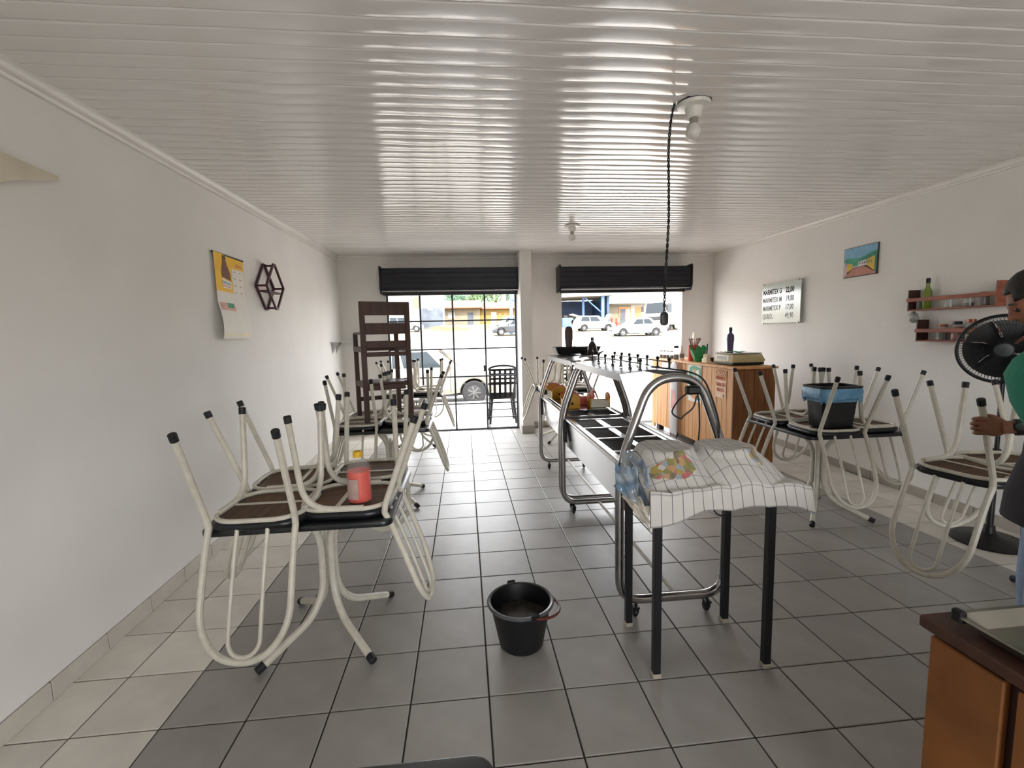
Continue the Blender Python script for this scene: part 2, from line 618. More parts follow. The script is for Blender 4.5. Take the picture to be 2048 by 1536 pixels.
# rolling shutters
def shutter(name, x0, x1, label):
    r = thing(name, label, 'roller shutter', ((x0 + x1) / 2, Y1 - .002, 2.24))
    w = x1 - x0
    D, Hh = .27, .37
    bb = B()
    prof = [(0, 0), (-.02, Hh)]
    # curtain roll: rounded housing, profile in (y, z), extruded along x
    pts = [(0, .02), (-D + .05, .02), (-D + .012, .05), (-D, .10), (-D + .01, Hh - .02), (-D + .03, Hh), (0, Hh)]
    Mx = Matrix(((0, 0, 1, -w / 2 + .02), (1, 0, 0, 0), (0, 1, 0, 0), (0, 0, 0, 1)))
    bb.prism(pts, w - .04, Mx)
    bb.build('housing', M_SHUT, r, ang=.5)
    for k in range(4):
        bb = B()
        z = .07 + k * .075
        bb.box((0, -D - .003 + .0, z + .03), (w - .05, .006, .066), bev=.0025)
        bb.build('slat', M_SHUT, r)
    for sx in (-1, 1):
        bb = B()
        pts = [(.0, -.02), (-D + .03, -.02), (-D - .02, .06), (-D - .025, Hh + .0), (-D + .0, Hh + .03), (0, Hh + .01)]
        Mx = Matrix(((0, 0, 1, sx * (w / 2 - .012) - .012), (1, 0, 0, 0), (0, 1, 0, 0), (0, 0, 0, 1)))
        bb.prism(pts, .024, Mx)
        bb.build('end_plate', M_SHUT, r, smooth=False)
    bb = B()
    bb.box((0, -D + .02, .018), (w - .06, .035, .012), bev=.003)
    bb.build('chrome_strip', M_STEEL, r)
    bb = B()
    bb.box((0, -.10, -.012), (w - .10, .05, .05), bev=.004)
    bb.build('bottom_bar', M_BLACK, r)
    return r
shutter('roller_shutter', -1.262, .946, 'black rolled-up steel shutter box above the grille door')
shutter('roller_shutter', 1.53, 3.735, 'black rolled-up steel shutter box above the open window with the cars')

# grille door
g = struct(link('door_1', None, None, (0, 7.60, 0)), 'dark steel bar grille filling the street doorway')
def bar(x0, z0, x1, z1, w=.018, nm='bar', dd=.022):
    bb = B()
    bb.box(((x0 + x1) / 2, 0, (z0 + z1) / 2), (max(w, x1 - x0), dd, max(w, z1 - z0)), bev=.002)
    return bb.build(nm, M_GRILLE, g)
gx = [-1.194, -.687, -.173, .342, .845]
for x in gx:
    bar(x, .0, x, 2.24, .028, 'upright')
for z in (.012, .44, .89, 1.345, 1.80, 2.228):
    for a, c in zip(gx, gx[1:]):
        bar(a + .012, z, c - .012, z, .022, 'crossbar')
for z in (.20, .325):
    bar(gx[3] + .012, z, gx[4] - .012, z, .015, 'crossbar')
bar(.375, .02, .375, .44, .014, 'upright')
bb = B(); bb.box((gx[3] - .02, -.02, 1.02), (.05, .03, .10), bev=.004); bb.build('lock', M_GRILLE, g)

# ------------------------------------------------------------------ tables and upturned chairs
def make_table(name='bar_table'):
    """square black top on four bent white tubes; origin on the floor"""
    t = link(name, None)
    bb = B()
    bb.prism(rrect(.805, .805, .045), .026, Matrix.Translation((0, 0, .726)), bev=.006)
    bb.build('tabletop', M_TOP, t, ang=.7)
    bb = B()
    bb.box((0, 0, .716), (.42, .05, .018), bev=.003)
    bb.box((0, 0, .716), (.05, .42, .018), bev=.003)
    bb.build('mounting_plate', M_WHITE, t)
    bb = B()
    bb.tube([(0, 0, .30), (0, 0, .60)], .012, 8)
    bb.build('centre_post', M_WHITE, t)
    for sx, sy in ((-1, -1), (1, -1), (1, 1), (-1, 1)):
        pts = [(sx * .235, sy * .235, .708), (sx * .10, sy * .10, .69), (sx * .026, sy * .026, .56), (sx * .024, sy * .024, .40), (sx * .026, sy * .026, .25), (sx * .075, sy * .08, .13), (sx * .26, sy * .285, .022)]
        path = fillet(pts, [0, .06, .08, 0, .07, .08, 0], 5)
        bb = B(); bb.tube(path, .0185, 10)
        lg = bb.build('leg', M_WHITE, t)
        e = Vector(pts[-1]); d = (Vector(pts[-1]) - Vector(pts[-2])).normalized()
        bb = B(); bb.tube([e - d * .028, e + d * .008, e + d * .012], .0205, 10, radii=[.0205, .0205, .017])
        bb.build('foot_cap', M_BLACKCAP, lg)
    return t

def make_chair(name='bar_chair'):
    """upside-down tube chair: origin at the middle of the seat face that lies on the table, +x is where the back hangs"""
    c = link(name, None)
    # padded seat, face down
    bb = B()
    def cush(z, s): return [(x * s, y * s, z) for x, y in rrect(.405, .40, .10, 6)]
    rings = [cush(0.0, .88), cush(.004, .96), cush(.014, 1.0), (cush(.030, 1.0)), cush(.037, .965)]
    vr = [[bb.bm.verts.new(p) for p in r] for r in rings]
    n = len(vr[0])
    for a, d in zip(vr, vr[1:]):
        for k in range(n):
            bb._face([a[k], a[(k + 1) % n], d[(k + 1) % n], d[k]])
    bb._face(vr[0][::-1]); bb._face(vr[-1])
    seat = bb.build('seat', M_VINYL, c, ang=.9)
    # vinyl turned over the edge of the board, uneven
    rnd = random.Random(3)
    bb = B()
    o_ = rrect(.375, .37, .09, 8)
    vo = [bb.bm.verts.new((x, y, .0385)) for x, y in o_]
    vi = [bb.bm.verts.new((x * (f := rnd.uniform(.78, .88)), y * f, .0415)) for x, y in o_]
    for k in range(len(o_)):
        bb._face([vo[k], vo[(k + 1) % len(o_)], vi[(k + 1) % len(o_)], vi[k]])
    bb.build('vinyl_edge', M_VINYL, seat, ang=.3)
    bb = B(); bb.prism(rrect(.36, .355, .085), .004, Matrix.Translation((0, 0, .0365)))
    bb.build('seat_board', M_PLY, c)
    # ring round the seat
    bb = B()
    bb.tube([(x, y, .047) for x, y in rrect(.392, .372, .115, 8)], .0105, 8, closed=True)
    bb.build('seat_ring', M_WHITE, c)
    bb = B(); bb.box((-.03, 0, .043), (.022, .35, .004), bev=.001)
    bb.build('crossbar', M_WHITE, c)
    R = .0138
    for s in (-1, 1):
        # rear leg
        p = [(.190, s * .176, .020), (.196, s * .178, .060), (.345, s * .187, .452)]
        bb = B(); bb.tube(fillet(p, [0, .05, 0], 5), R, 10)
        lg = bb.build('leg', M_WHITE, c)
        e, d = Vector(p[2]), (Vector(p[2]) - Vector(p[1])).normalized()
        bb = B(); bb.tube([e - d * .024, e + d * .006, e + d * .010], .016, 10, radii=[.0162, .0168, .0135])
        bb.build('foot_cap', M_BLACKCAP, lg)
        # front leg bends into the side of the seat
        p = [(.10, s * .182, .050), (-.155, s * .182, .050), (-.199, s * .186, .468)]
        bb = B(); bb.tube(fillet(p, [0, .125, 0], 9), R, 10)
        lg = bb.build('leg', M_WHITE, c)
        e, d = Vector(p[2]), (Vector(p[2]) - Vector(p[1])).normalized()
        bb = B(); bb.tube([e - d * .024, e + d * .006, e + d * .010], .016, 10, radii=[.0162, .0168, .0135])
        bb.build('foot_cap', M_BLACKCAP, lg)
    # hanging back: outer hoop and inner hoop
    def hoop(w, z0, zs, zb, n=10):
        pts = []
        def xo(z): return .190 + .17 * min(1, max(0, -z + .02) / .47) ** .85
        def side(s):
            return [(xo(z), s * w, z) for z in (z0, z0 - .06, -.10, -.18, zs)]
        arc = [(0, 0)] * 0
        L = side(-1)
        out = list(L)
        for k in range(1, 2 * n):
            a = PI * k / (2 * n)
            z = zs - (zs - zb) * math.sin(a)
            out.append((xo(z), -w * math.cos(a), z))
        out += side(1)[::-1]
        return out
    bb = B(); bb.tube(smooth_path(hoop(.177, .022, -.27, -.475), 3), R, 10)
    back = bb.build('backrest', M_WHITE, c)
    def hoop2():
        out = []
        def xo(z): return .185 + .17 * min(1, max(0, -z + .02) / .47) ** .85
        w = .062
        for z in (.047, 0, -.1, -.2, -.3, -.395): out.append((xo(z), -w, z))
        for k in range(1, 12):
            a = PI * k / 12
            z = -.395 - .062 * math.sin(a)
            out.append((xo(z), -w * math.cos(a), z))
        for z in (-.395, -.3, -.2, -.1, 0, .047): out.append((xo(z), w, z))
        return out
    bb = B(); bb.tube(hoop2(), .0088, 8)
    bb.build('inner_hoop', M_WHITE, back)
    return c

TABLE_H = 0.753
tbl0, chr0 = make_table(), make_chair()
_used = {'t': False, 'c': False}
def place_table(x, y, label, rz=0.0):
    o = tbl0 if not _used['t'] else dup(tbl0)
    _used['t'] = True
    o.location, o.rotation_euler = (x, y, 0), (0, 0, rz)
    tag(o, label, 'table', 'square bar tables')
    return o
def place_chair(x, y, deg, label, z=TABLE_H, tilt=(0, 0)):
    o = chr0 if not _used['c'] else dup(chr0)
    _used['c'] = True
    o.location = (x, y, z)
    o.rotation_euler = (tilt[0], tilt[1], math.radians(deg))
    tag(o, label, 'chair', 'chairs turned upside down on the tables')
    return o
place_table(-.75, 2.415, 'square black-topped table nearest the camera by the calendar wall')
place_chair(-.920, 2.187, -90.6, 'upturned white tube chair nearest the camera, back hanging over the near table edge')
place_chair(-.568, 2.245, -1.9, 'upturned white tube chair holding the pink bottle, back hanging toward the aisle')
place_chair(-.573, 2.697, 90, 'upturned white tube chair behind the pink bottle, back hanging over the far table edge')
place_chair(-.939, 2.605, 182.8, 'upturned white tube chair on the nearest table, back hanging toward the calendar wall')
place_table(-.735, 4.44, 'square black-topped table carrying the dark wooden high chair')
place_chair(-.955, 4.26, -92, 'upturned white tube chair under the near feet of the high chair')
place_chair(-.56, 4.40, 0, 'upturned white tube chair beside the high chair, back hanging toward the aisle')
place_chair(-.56, 4.83, 90, 'upturned white tube chair behind the high chair, back toward the grille door')
place_chair(-.955, 4.68, 180, 'upturned white tube chair beside the high chair, back toward the calendar wall')
place_table(-.72, 6.75, 'square black-topped table just inside the grille door')
place_chair(-.90, 6.51, -90, 'upturned white tube chair by the grille door, back hanging toward the room')
place_chair(-.545, 6.57, 0, 'upturned white tube chair by the grille door, back hanging toward the aisle')
place_chair(-.54, 7.00, 90, 'upturned white tube chair by the grille door, back hanging toward the street')
place_chair(-.91, 6.92, 180, 'upturned white tube chair by the grille door, back hanging toward the wall')
place_table(1.40, 6.62, 'square black-topped table between the column and the open window')
place_chair(1.22, 6.40, -90, 'upturned white tube chair behind the buffet carts, back hanging toward the room')
place_chair(1.58, 6.44, 0, 'upturned white tube chair behind the buffet carts, back hanging toward the open window')
place_chair(1.58, 6.87, 90, 'upturned white tube chair behind the buffet carts, back hanging toward the street')
place_chair(1.20, 6.79, 180, 'upturned white tube chair behind the buffet carts, back hanging toward the column')
place_table(2.92, 3.52, 'square black-topped table with the black bin on it')
place_chair(2.745, 3.275, -91, 'upturned white tube chair under the black bin, back hanging toward the camera')
place_chair(3.10, 3.335, 2, 'upturned white tube chair next to the bin, back hanging toward the shelf wall')
place_chair(3.09, 3.77, 88, 'upturned white tube chair behind the bin, back hanging toward the far end')
place_chair(2.735, 3.71, 178, 'upturned white tube chair beside the bin, back hanging toward the wooden counter')
place_table(3.22, 1.95, 'square black-topped table turned cornerwise in front of the standing fan', .66)
place_chair(2.67, 2.13, 190, 'upturned white tube chair whose leg the person grips')
place_chair(2.98, 2.20, 80, 'upturned white tube chair on the fan table, back hanging toward the fan')
place_chair(3.06, 1.76, -4, 'upturned white tube chair on the fan table, back hanging toward the shelf wall')

# black-topped table right under the camera
o = dup(tbl0)
o.location = (-.372, .420, 0); o.rotation_euler = (0, 0, 0)
tag(o, 'black tabletop corner at the bottom edge of the view', 'table', 'square bar tables')

# ------------------------------------------------------------------ wooden high chair on the second table
hc = thing('high_chair', 'tall dark wooden child high chair with slatted back standing on upturned chairs', 'high chair', (-.776, 4.455, .800), .40)
ZT = 1.075
def hbox(nm, c, d, m=M_DARKWOOD, p=hc, rot=None):
    bb = B(); bb.box(c, d, rot=rot, bev=.004)
    return bb.build(nm, m, p)
for sx in (-1, 1):
    hbox('back_post', (sx * .20, -.19, ZT / 2), (.045, .035, ZT))
    hbox('front_post', (sx * .195, .20, .40), (.04, .035, .80))
    hbox('side_rail', (sx * .197, 0, .33), (.03, .40, .05))
    hbox('armrest', (sx * .197, 0, .655), (.045, .42, .05))
    hbox('tray_rail', (sx * .197, .0, .80), (.03, .42, .022))
hbox('top_slat', (0, -.19, 1.015), (.42, .026, .12))
for z, h in ((.8375, .097), (.6965, .065), (.609, .04)):
    hbox('slat', (0, -.19, z), (.36, .022, h))
hbox('seat', (-.01, 0, .345), (.36, .36, .02))
hbox('front_rail', (0, .20, .655), (.36, .03, .045))
hbox('foot_rail', (-.01, -.18, .31), (.34, .03, .05))
hbox('foot_rail', (-.01, .20, .17), (.34, .03, .04))
hbox('tray_bar', (0, .21, .80), (.42, .03, .022))

# ------------------------------------------------------------------ buffet carts
def hoop_path(cx, y, w0=.298):
    """steel hoop in the xz plane at y"""
    P = [(cx, y, .105), (cx - w0, y, .105), (cx - w0, y, .86), (cx - .13, y, 1.315), (cx + .13, y, 1.315), (cx + w0, y, .86), (cx + w0, y, .105), (cx, y, .105)]
    return fillet(P, [0, .13, .16, .17, .17, .16, .13, 0], 8)
def caster(parent, x, y, zt):
    r = link('caster', None, parent, (x, y, 0))
    bb = B(); bb.tube([(0, 0, .07), (0, 0, zt)], .008, 8)
    bb.box((0, .0, .062), (.034, .04, .012), bev=.002)
    for s in (-1, 1):
        bb.box((s * .015, .008, .045), (.004, .026, .04))
    bb.build('fork', M_BLACK, r)
    bb = B()
    Mx = Matrix.Rotation(PI / 2, 4, 'Y')
    bb.lathe([(.006, -.011), (.022, -.011), (.026, -.007), (.026, .007), (.022, .011), (.006, .011)], (0, .014, .0265), 14, Mx)
    bb.build('wheel', M_BLACKPL, r)
M_WELL = mat('well_steel', '4A4A4C', rough=0.3, metal=1.0, noise=0.2, nscale=8, rnoise=0.1)
M_SHELF = mat('shelf_steel', '6A6A6C', rough=0.3, metal=1.0, noise=0.25, nscale=9, stretch=(1, .3, 1), rnoise=0.12)
def make_cart(name, label, cx0, cx1, ya, yb, nwell, shelf):
    t = thing(name, label, 'buffet cart', ((cx0 + cx1) / 2, (ya + yb) / 2, 0))
    ox, oy = t.location.x, t.location.y
    cx0 -= ox; cx1 -= ox; ya -= oy; yb -= oy
    for cx, y in ((cx0, ya), (cx1, yb)):
        bb = B(); bb.tube(hoop_path(cx, y), .0235, 12, closed=True)
        bb.build('hoop', M_STEEL, t)
        for s in (-1, 1):
            caster(t, cx + s * .205, y, .09)
    # basin: outer sheet, rim, wells
    def cxat(y): return cx0 + (cx1 - cx0) * (y - ya) / (yb - ya)
    y0, y1 = ya + .03, yb - .03
    hw = .268
    bb = B()
    zt, zb = .83, .60
    for s in (-1, 1):
        a = [(cxat(y0) + s * hw, y0, zt), (cxat(y1) + s * hw, y1, zt), (cxat(y1) + s * (hw - .012), y1, zb), (cxat(y0) + s * (hw - .012), y0, zb)]
        i = [(p[0] - s * .006, p[1], p[2]) for p in a]
        vo = [bb.bm.verts.new(p) for p in a]; vi = [bb.bm.verts.new(p) for p in i]
        bb._face(vo); bb._face(vi[::-1])
        for k in range(4): bb._face([vo[k], vo[(k + 1) % 4], vi[(k + 1) % 4], vi[k]])
    for y in (y0, y1):
        bb.box((cxat(y), y, (zt + zb) / 2), (2 * hw - .01, .006, zt - zb))
    bb.box((cxat(0), 0, zb), (2 * hw - .04, y1 - y0, .006))
    bb.build('basin', M_STEELD, t, smooth=False)
    bb = B()
    bb.box((cxat(0), 0, .655), (2 * hw - .03, y1 - y0 - .02, .006))
    bb.build('well_floor', M_WELL, t, smooth=False)
    # rim
    for s in (-1, 1):
        bb = B()
        bb.tube([(cxat(y0) + s * hw, y0, zt + .008), (cxat(y1) + s * hw, y1, zt + .008)], .015, 8)
        bb.build('rim', M_STEEL, t)
        bb = B()
        bb.box((cxat(0) + s * (hw - .035), 0, zt + .002), (.045, y1 - y0, .008), bev=.002)
        bb.build('ledge', M_STEELD, t)
    for k in range(nwell + 1):
        y = y0 + (y1 - y0) * k / nwell
        bb = B(); bb.box((cxat(y), y, zt - .004), (2 * hw - .05, .028, .016), bev=.004)
        bb.build('divider', M_STEEL, t)
    bb = B(); bb.box((cxat(0), 0, zt - .006), (.05, y1 - y0, .010), bev=.003)
    bb.build('centre_divider', M_STEELD, t)
    # sides of the mount (black blocks where the basin meets the tubes)
    for cx, y, sy in ((cx0, ya, 1), (cx1, yb, -1)):
        for s in (-1, 1):
            bb = B(); bb.box((cx + s * .285, y + sy * .028, .745), (.03, .05, .19), bev=.004)
            bb.build('mounting_block', M_BLACK, t)
    # lower rail
    bb = B(); bb.tube([(cx0 + .03, ya, .105), (cx1 + .01, yb, .105)], .011, 8)
    bb.build('lower_rail', M_WHITE, t)
    # top shelf
    if shelf:
        bb = B()
        s0 = shelf
        def sh(u, v):
            y = ya + (yb - ya) * (s0 + (.97 - s0) * u)
            x = cxat(y) + (v - .5) * .40
            return Vector((x, y, 1.335 - .018 * abs(v - .5) * 2 + .003 * math.sin(u * 17) * math.sin(v * 5)))
        bb.grid(sh, 14, 8)
        def sh2(u, v):
            p = sh(u, v); return Vector((p.x, p.y, p.z - .004))
        bb.grid(sh2, 14, 8)
        bb.build('top_shelf', M_SHELF, t, ang=.9)
        for s in (-1, 1):
            bb = B()
            pts = [sh(0, .5 + s * .5), sh(1, .5 + s * .5)]
            bb.box(((pts[0].x + pts[1].x) / 2, (pts[0].y + pts[1].y) / 2, 1.295), (.006, (yb - ya) * (.97 - s0), .05), rot=(0, s * .35, 0))
            bb.build('shelf_skirt', M_SHELF, t)
    return t
cart1 = make_cart('buffet_cart', 'stainless steel buffet cart nearest the camera with empty wells', 1.088, 1.10, 2.31, 3.80, 4, .20)
cart2 = make_cart('buffet_cart', 'stainless steel buffet cart further back holding small yellow boxes', 1.105, 1.13, 3.90, 5.14, 3, .03)
for o in (cart1, cart2): o['group'] = 'stainless buffet carts'
# row of black ball-ended screws on the nearer shelf
for k in range(7):
    for s in (-1, 1):
        y = 2.62 + k * .17 + (.05 if s > 0 else 0)
        bb = B()
        bb.tube([(0, 0, 0), (0, 0, .052)], .006, 6)
        bb.sphere((0, 0, .058), .0125, 8)
        bb.lathe([(.012, 0), (.012, .006), (.006, .008)], (0, 0, 0), 8)
        bb.build('ball_knob', M_BLACKPL, cart1, (1.12 + s * .10 - cart1.location.x, y - cart1.location.y, 1.331))
for s in (-1, 1):
    bb = B()
    bb.tube([(1.12 + s * .10 - cart1.location.x, 2.60 - cart1.location.y + (.05 if s > 0 else 0), 1.372), (1.12 + s * .10 - cart1.location.x, 3.70 - cart1.location.y, 1.372)], .004, 6)
    bb.build('knob_rod', M_BLACKPL, cart1)

# lead and plug on the near hoop
t = thing('power_lead', 'black power lead looped and taped on the near hoop of the buffet cart', 'cord', (1.15, 2.28, 1.25))
bb = B(); bb.box((.02, 0, 0), (.075, .045, .045), bev=.01)
bb.build('plug', M_BLACKPL, t)
bb = B()
bb.tube(smooth_path([(.0, 0, -.01), (-.06, -.01, -.05), (-.095, -.012, -.11), (-.05, -.012, -.145), (-.03, -.012, -.13), (.02, -.01, -.09), (.04, -.005, -.03)], 6), .0045, 6)
bb.build('loop', M_CORD, t)
bb = B()
bb.tube(smooth_path([(.045, 0, 0), (.055, -.004, -.08), (.058, -.006, -.2), (.05, -.005, -.30), (.03, .0, -.41), (.03, .02, -.46)], 6), .0045, 6)
bb.build('hanging_lead', M_CORD, t)
bb = B()
bb.tube(smooth_path([(-.06, .34, .10), (-.02, .16, .098), (.01, .05, .094), (.055, .006, .072), (.09, .0, .035), (.12, -.001, -.03), (.145, -.001, -.10), (.165, -.002, -.17), (.166, -.008, -.22), (.15, -.015, -.31), (.125, -.02, -.40), (.11, -.02, -.46)], 6), .0045, 6)
bb.build('trailing_lead', M_CORD, t)

# ------------------------------------------------------------------ wooden counter
CT = 1.135
ct = thing('wooden_counter', 'long pine-boarded counter with a darker end panel by the open window', 'counter', (3.24, 6.04, 0))
bb = B(); bb.box((.01, 0, .62), (.46, 2.24, .98))
bb.build('carcass', M_PINED, ct, smooth=False)
bb = B()
bb.box((0, .0, CT - .0125), (.54, 2.34, .025), bev=.004)
bb.build('worktop', M_PINE, ct)
npl = 20
pw = 2.26 / npl
rnd = random.Random(11)
for k in range(npl):
    bb = B()
    z0 = .105 if k not in (0, npl - 1) else .04
    bb.box((-.238 + rnd.uniform(-.002, .002), -1.13 + pw * (k + .5), (z0 + CT - .028) / 2), (.018, pw - .004, CT - .028 - z0), bev=.002)
    bb.build('plank', M_PINE, ct)
for k in range(4):
    bb = B()
    bb.box((-.19 + k * .127, -1.139, (.02 + CT - .028) / 2), (.123, .018, CT - .05), bev=.002)
    bb.build('end_plank', M_PINED, ct)
for y in (-1.0, -.3, .5, 1.0):
    bb = B(); bb.box((-.16, y, .05), (.08, .10, .10)); bb.build('foot', M_DARKWOOD, ct)
    bb = B(); bb.box((.16, y, .05), (.08, .10, .10)); bb.build('foot', M_DARKWOOD, ct)

def paper(name, label, cat, y0, y1, z0, z1, m=M_PAPER, x=2.988):
    """sheet on the counter front, local +x toward far end seen from the aisle"""
    o = thing(name, label, cat, (x, (y0 + y1) / 2, (z0 + z1) / 2))
    bb = B(); bb.box((0, 0, 0), (.002, y1 - y0, z1 - z0))
    bb.build('sheet', m, o)
    return o
RT = (PI / 2, 0, -PI / 2)     # text readable from -x side
M_INKR = mat('ink_red', 'B4553E', rough=0.7, noise=0.05)
M_INKK = mat('ink_black', '1D1D1F', rough=0.6, noise=0.05)
M_INKG = mat('ink_grey', '6E7075', rough=0.6, noise=0.05)
M_CARD = mat('card_salmon', 'E9C7A8', rough=0.7, noise=0.04)
o = paper('payment_notice', 'salmon paper notice reading CAIXA on the counter front', 'notice', 5.03, 5.262, .985, 1.085, M_PINE)
text_mesh('lettering', 'CAIXA', .085, M_INKR, o, (-.003, .112, -.012), RT, bold=.004, sx=.80)
text_mesh('lettering', 'CAIXA', .085, M_CARD, o, (-.0045, .114, -.009), RT, bold=.001, sx=.80)
text_mesh('lettering', 'DINHEIRO', .042, M_INKR, o, (-.003, .112, -.055), RT, bold=.0012, sx=1.0)
o = paper('tare_notice', 'salmon paper notice reading TARA DO PRATO on the counter front', 'notice', 5.035, 5.262, .76, .965, M_CARD)
text_mesh('lettering', 'TARA DO', .058, M_INKR, o, (-.003, .104, .035), RT, bold=.0018, sx=.80)
text_mesh('lettering', 'PRATO', .058, M_INKR, o, (-.003, .08, -.03), RT, bold=.0018, sx=.85)
text_mesh('lettering', '$', .045, M_INKR, o, (-.003, -.05, -.09), RT, bold=.001)
o = paper('paper_note', 'white paper note near the far end of the counter front', 'notice', 6.50, 6.80, .985, 1.09)
# poster of fruit and bottles
M_GRN = mat('print_green', '4E9A78', rough=0.6, noise=0.15, nscale=20)
M_ORG = mat('print_orange', 'D98B45', rough=0.6, noise=0.15, nscale=20)
M_LBL = mat('print_blue', '7FA9C4', rough=0.6, noise=0.12, nscale=20)
M_YEL = mat('print_yellow', 'F0BE2E', rough=0.6, noise=0.06, nscale=10)
M_PNK = mat('print_pink', 'D9A79C', rough=0.6, noise=0.12, nscale=20)
M_CREAM = mat('print_cream', 'E9DFC4', rough=0.6, noise=0.06, nscale=10)
o = paper('drinks_poster', 'torn white poster with green and orange drink pictures on the counter front', 'poster', 5.60, 5.95, .62, 1.11)
def blob(bb, cy, cz, ry, rz, x, n=14, wob=.1, seed=0):
    r = random.Random(seed)
    bb.poly([(x, cy + ry * math.cos(2 * PI * k / n) * (1 + r.uniform(-wob, wob)), cz + rz * math.sin(2 * PI * k / n) * (1 + r.uniform(-wob, wob))) for k in range(n)])
for i, (m, cy, cz, ry, rz) in enumerate(((M_GRN, .10, .08, .06, .14), (M_GRN, .0, .20, .12, .03), (M_ORG, .0, .05, .05, .15), (M_LBL, .02, .06, .035, .10), (M_LBL, -.10, .03, .05, .09), (M_GRN, -.14, .12, .03, .10), (M_ORG, -.02, -.17, .09, .04), (M_GRN, .09, -.15, .04, .03), (M_INKG, .02, -.10, .05, .015), (M_GRN, -.11, -.19, .05, .02))):
    bb = B(); blob(bb, cy, cz, ry, rz, -.0016 - .0003 * i, seed=i)
    bb.build('print', m, o, smooth=False, recalc=False)
# narrow rounded board leaning on the counter
o = thing('rounded_board', 'tall narrow grey board with rounded top leaning on the counter front', 'board', (2.955, 6.28, 0))
bb = B()
pts = [(-.115, .09), (.115, .09)] + [(.115 * math.cos(a), .98 + .15 * math.sin(a)) for a in [PI * k / 12 for k in range(13)]]
bb.prism(pts, .014, Matrix(((0, 0, 1, -.02), (1, 0, 0, 0), (0, 1, 0, 0), (0, 0, 0, 1))), bev=.003)
M_BOARD = mat('grey_board', 'A9A8AB', rough=0.4, noise=0.1, nscale=3)
bb.build('panel', M_BOARD, o)
bb = B()
bb.poly([(-.0215, -.08, .45), (-.0215, .08, .45), (-.0215, .07, .72), (-.0215, -.05, .70)][::-1])
M_RSTR = mat('red_stripe', 'C58582', rough=0.5, noise=0.2, nscale=6)
bb.build('red_patch', M_RSTR, o)
bb = B(); bb.box((-.012, 0, .0455), (.016, .20, .091), bev=.003); bb.build('foot', M_DARKWOOD, o)

M_GLASS = mat('clear_glass', 'B4B9B6', rough=0.05, alpha=0.4, noise=0.01)
M_GLASSG = mat('green_glass', '7D9130', rough=0.06, alpha=0.72, noise=0.05)
M_SPICE = mat('dark_spice', '3B2A20', rough=0.9, noise=0.4, nscale=60)
M_SALT = mat('pale_powder', 'CFC8BA', rough=0.9, noise=0.1, nscale=60)
def jar(name, label, x, y, z, r, h, fill, lid=M_BLACKPL, cat='jar', group=None, frac=.45, gl=M_GLASS):
    t = thing(name, label, cat, (x, y, z), 0, group)
    bb = B(); bb.lathe([(r * .85, 0), (r, .006), (r, h * .74), (r * .72, h * .84), (r * .72, h * .88)], (0, 0, 0), 16)
    bb.build('glass', gl, t)
    bb = B(); bb.lathe([(r * .88, .004), (r * .9, .008), (r * .9, h * frac), (.0, h * frac + .004)], (0, 0, 0), 14)
    bb.build('contents', fill, t)
    bb = B(); bb.lathe([(r * .82, h * .84), (r * .84, h * .86), (r * .84, h * .985), (r * .7, h)], (0, 0, 0), 16)
    bb.build('lid', lid, t)
    return t
for k, (y, w) in enumerate(((7.08, 'furthest'), (6.98, 'second'), (6.88, 'third'), (6.77, 'fourth'))):
    jar('spice_shaker', w + ' small glass shaker in the row at the far end of the counter', 3.10 + .01 * k, y, CT, .028, .125, M_SPICE, M_STEEL, 'shaker', 'glass shakers on the counter', .4)
jar('storage_jar', 'taller dark-lidded glass jar standing after the row of shakers', 3.13, 6.62, CT, .042, .20, M_SPICE, M_BLACKPL, frac=.35)
t = thing('sauce_bottle', 'white-labelled clear bottle beside the red pot on the counter', 'bottle', (3.13, 6.44, CT))
bb = B(); bb.lathe([(.03, 0), (.034, .01), (.034, .10), (.014, .145), (.014, .18)], (0, 0, 0), 16); bb.build('body', M_PORC, t)
bb = B(); bb.lathe([(.016, .175), (.016, .205), (.010, .21)], (0, 0, 0), 12); bb.build('cap', M_PAPER, t)
bb = B(); bb.lathe([(.0348, .03), (.0348, .09)], (0, 0, 0), 16, cap=False); bb.build('label', M_INKG, t)
# red pot with straws
M_REDPL = mat('red_plastic', 'C9432C', rough=0.35, noise=0.08)
t = thing('straw_pot', 'red pot full of reddish straws on the counter', 'pot', (3.16, 6.16, CT))
bb = B(); bb.lathe([(.062, 0), (.066, .01), (.072, .22), (.068, .22), (.062, .03), (0, .03)], (0, 0, 0), 20); bb.build('pot', M_REDPL, t)
rnd = random.Random(5)
M_STRAW = mat('maroon_straw', '7A2E2A', rough=0.4, noise=0.15)
for k in range(14):
    a, q = rnd.uniform(0, 6.28), rnd.uniform(.03, .10)
    bb = B(); bb.tube([(.02 * math.cos(a), .02 * math.sin(a), .05), (q * .6 * math.cos(a), q * .6 * math.sin(a), .23), (q * math.cos(a), q * math.sin(a), rnd.uniform(.27, .33))], .004, 6)
    bb.sphere((q * math.cos(a), q * math.sin(a), .30), .010, 6)
    bb.build('straw', M_STRAW, t)
t = thing('wooden_spatula', 'cream paddle standing behind the red pot on the counter', 'spatula', (3.20, 6.24, CT))
bb = B(); bb.prism([(-.012, 0), (.012, 0), (.014, .2), (.035, .27), (.04, .34), (.025, .39), (0, .40), (-.025, .39), (-.04, .34), (-.035, .27), (-.014, .2)], .01, Matrix(((0, 0, 1, 0), (1, 0, 0, 0), (0, 1, 0, 0), (0, 0, 0, 1))), bev=.002)
bb.build('paddle', M_CREAM, t)
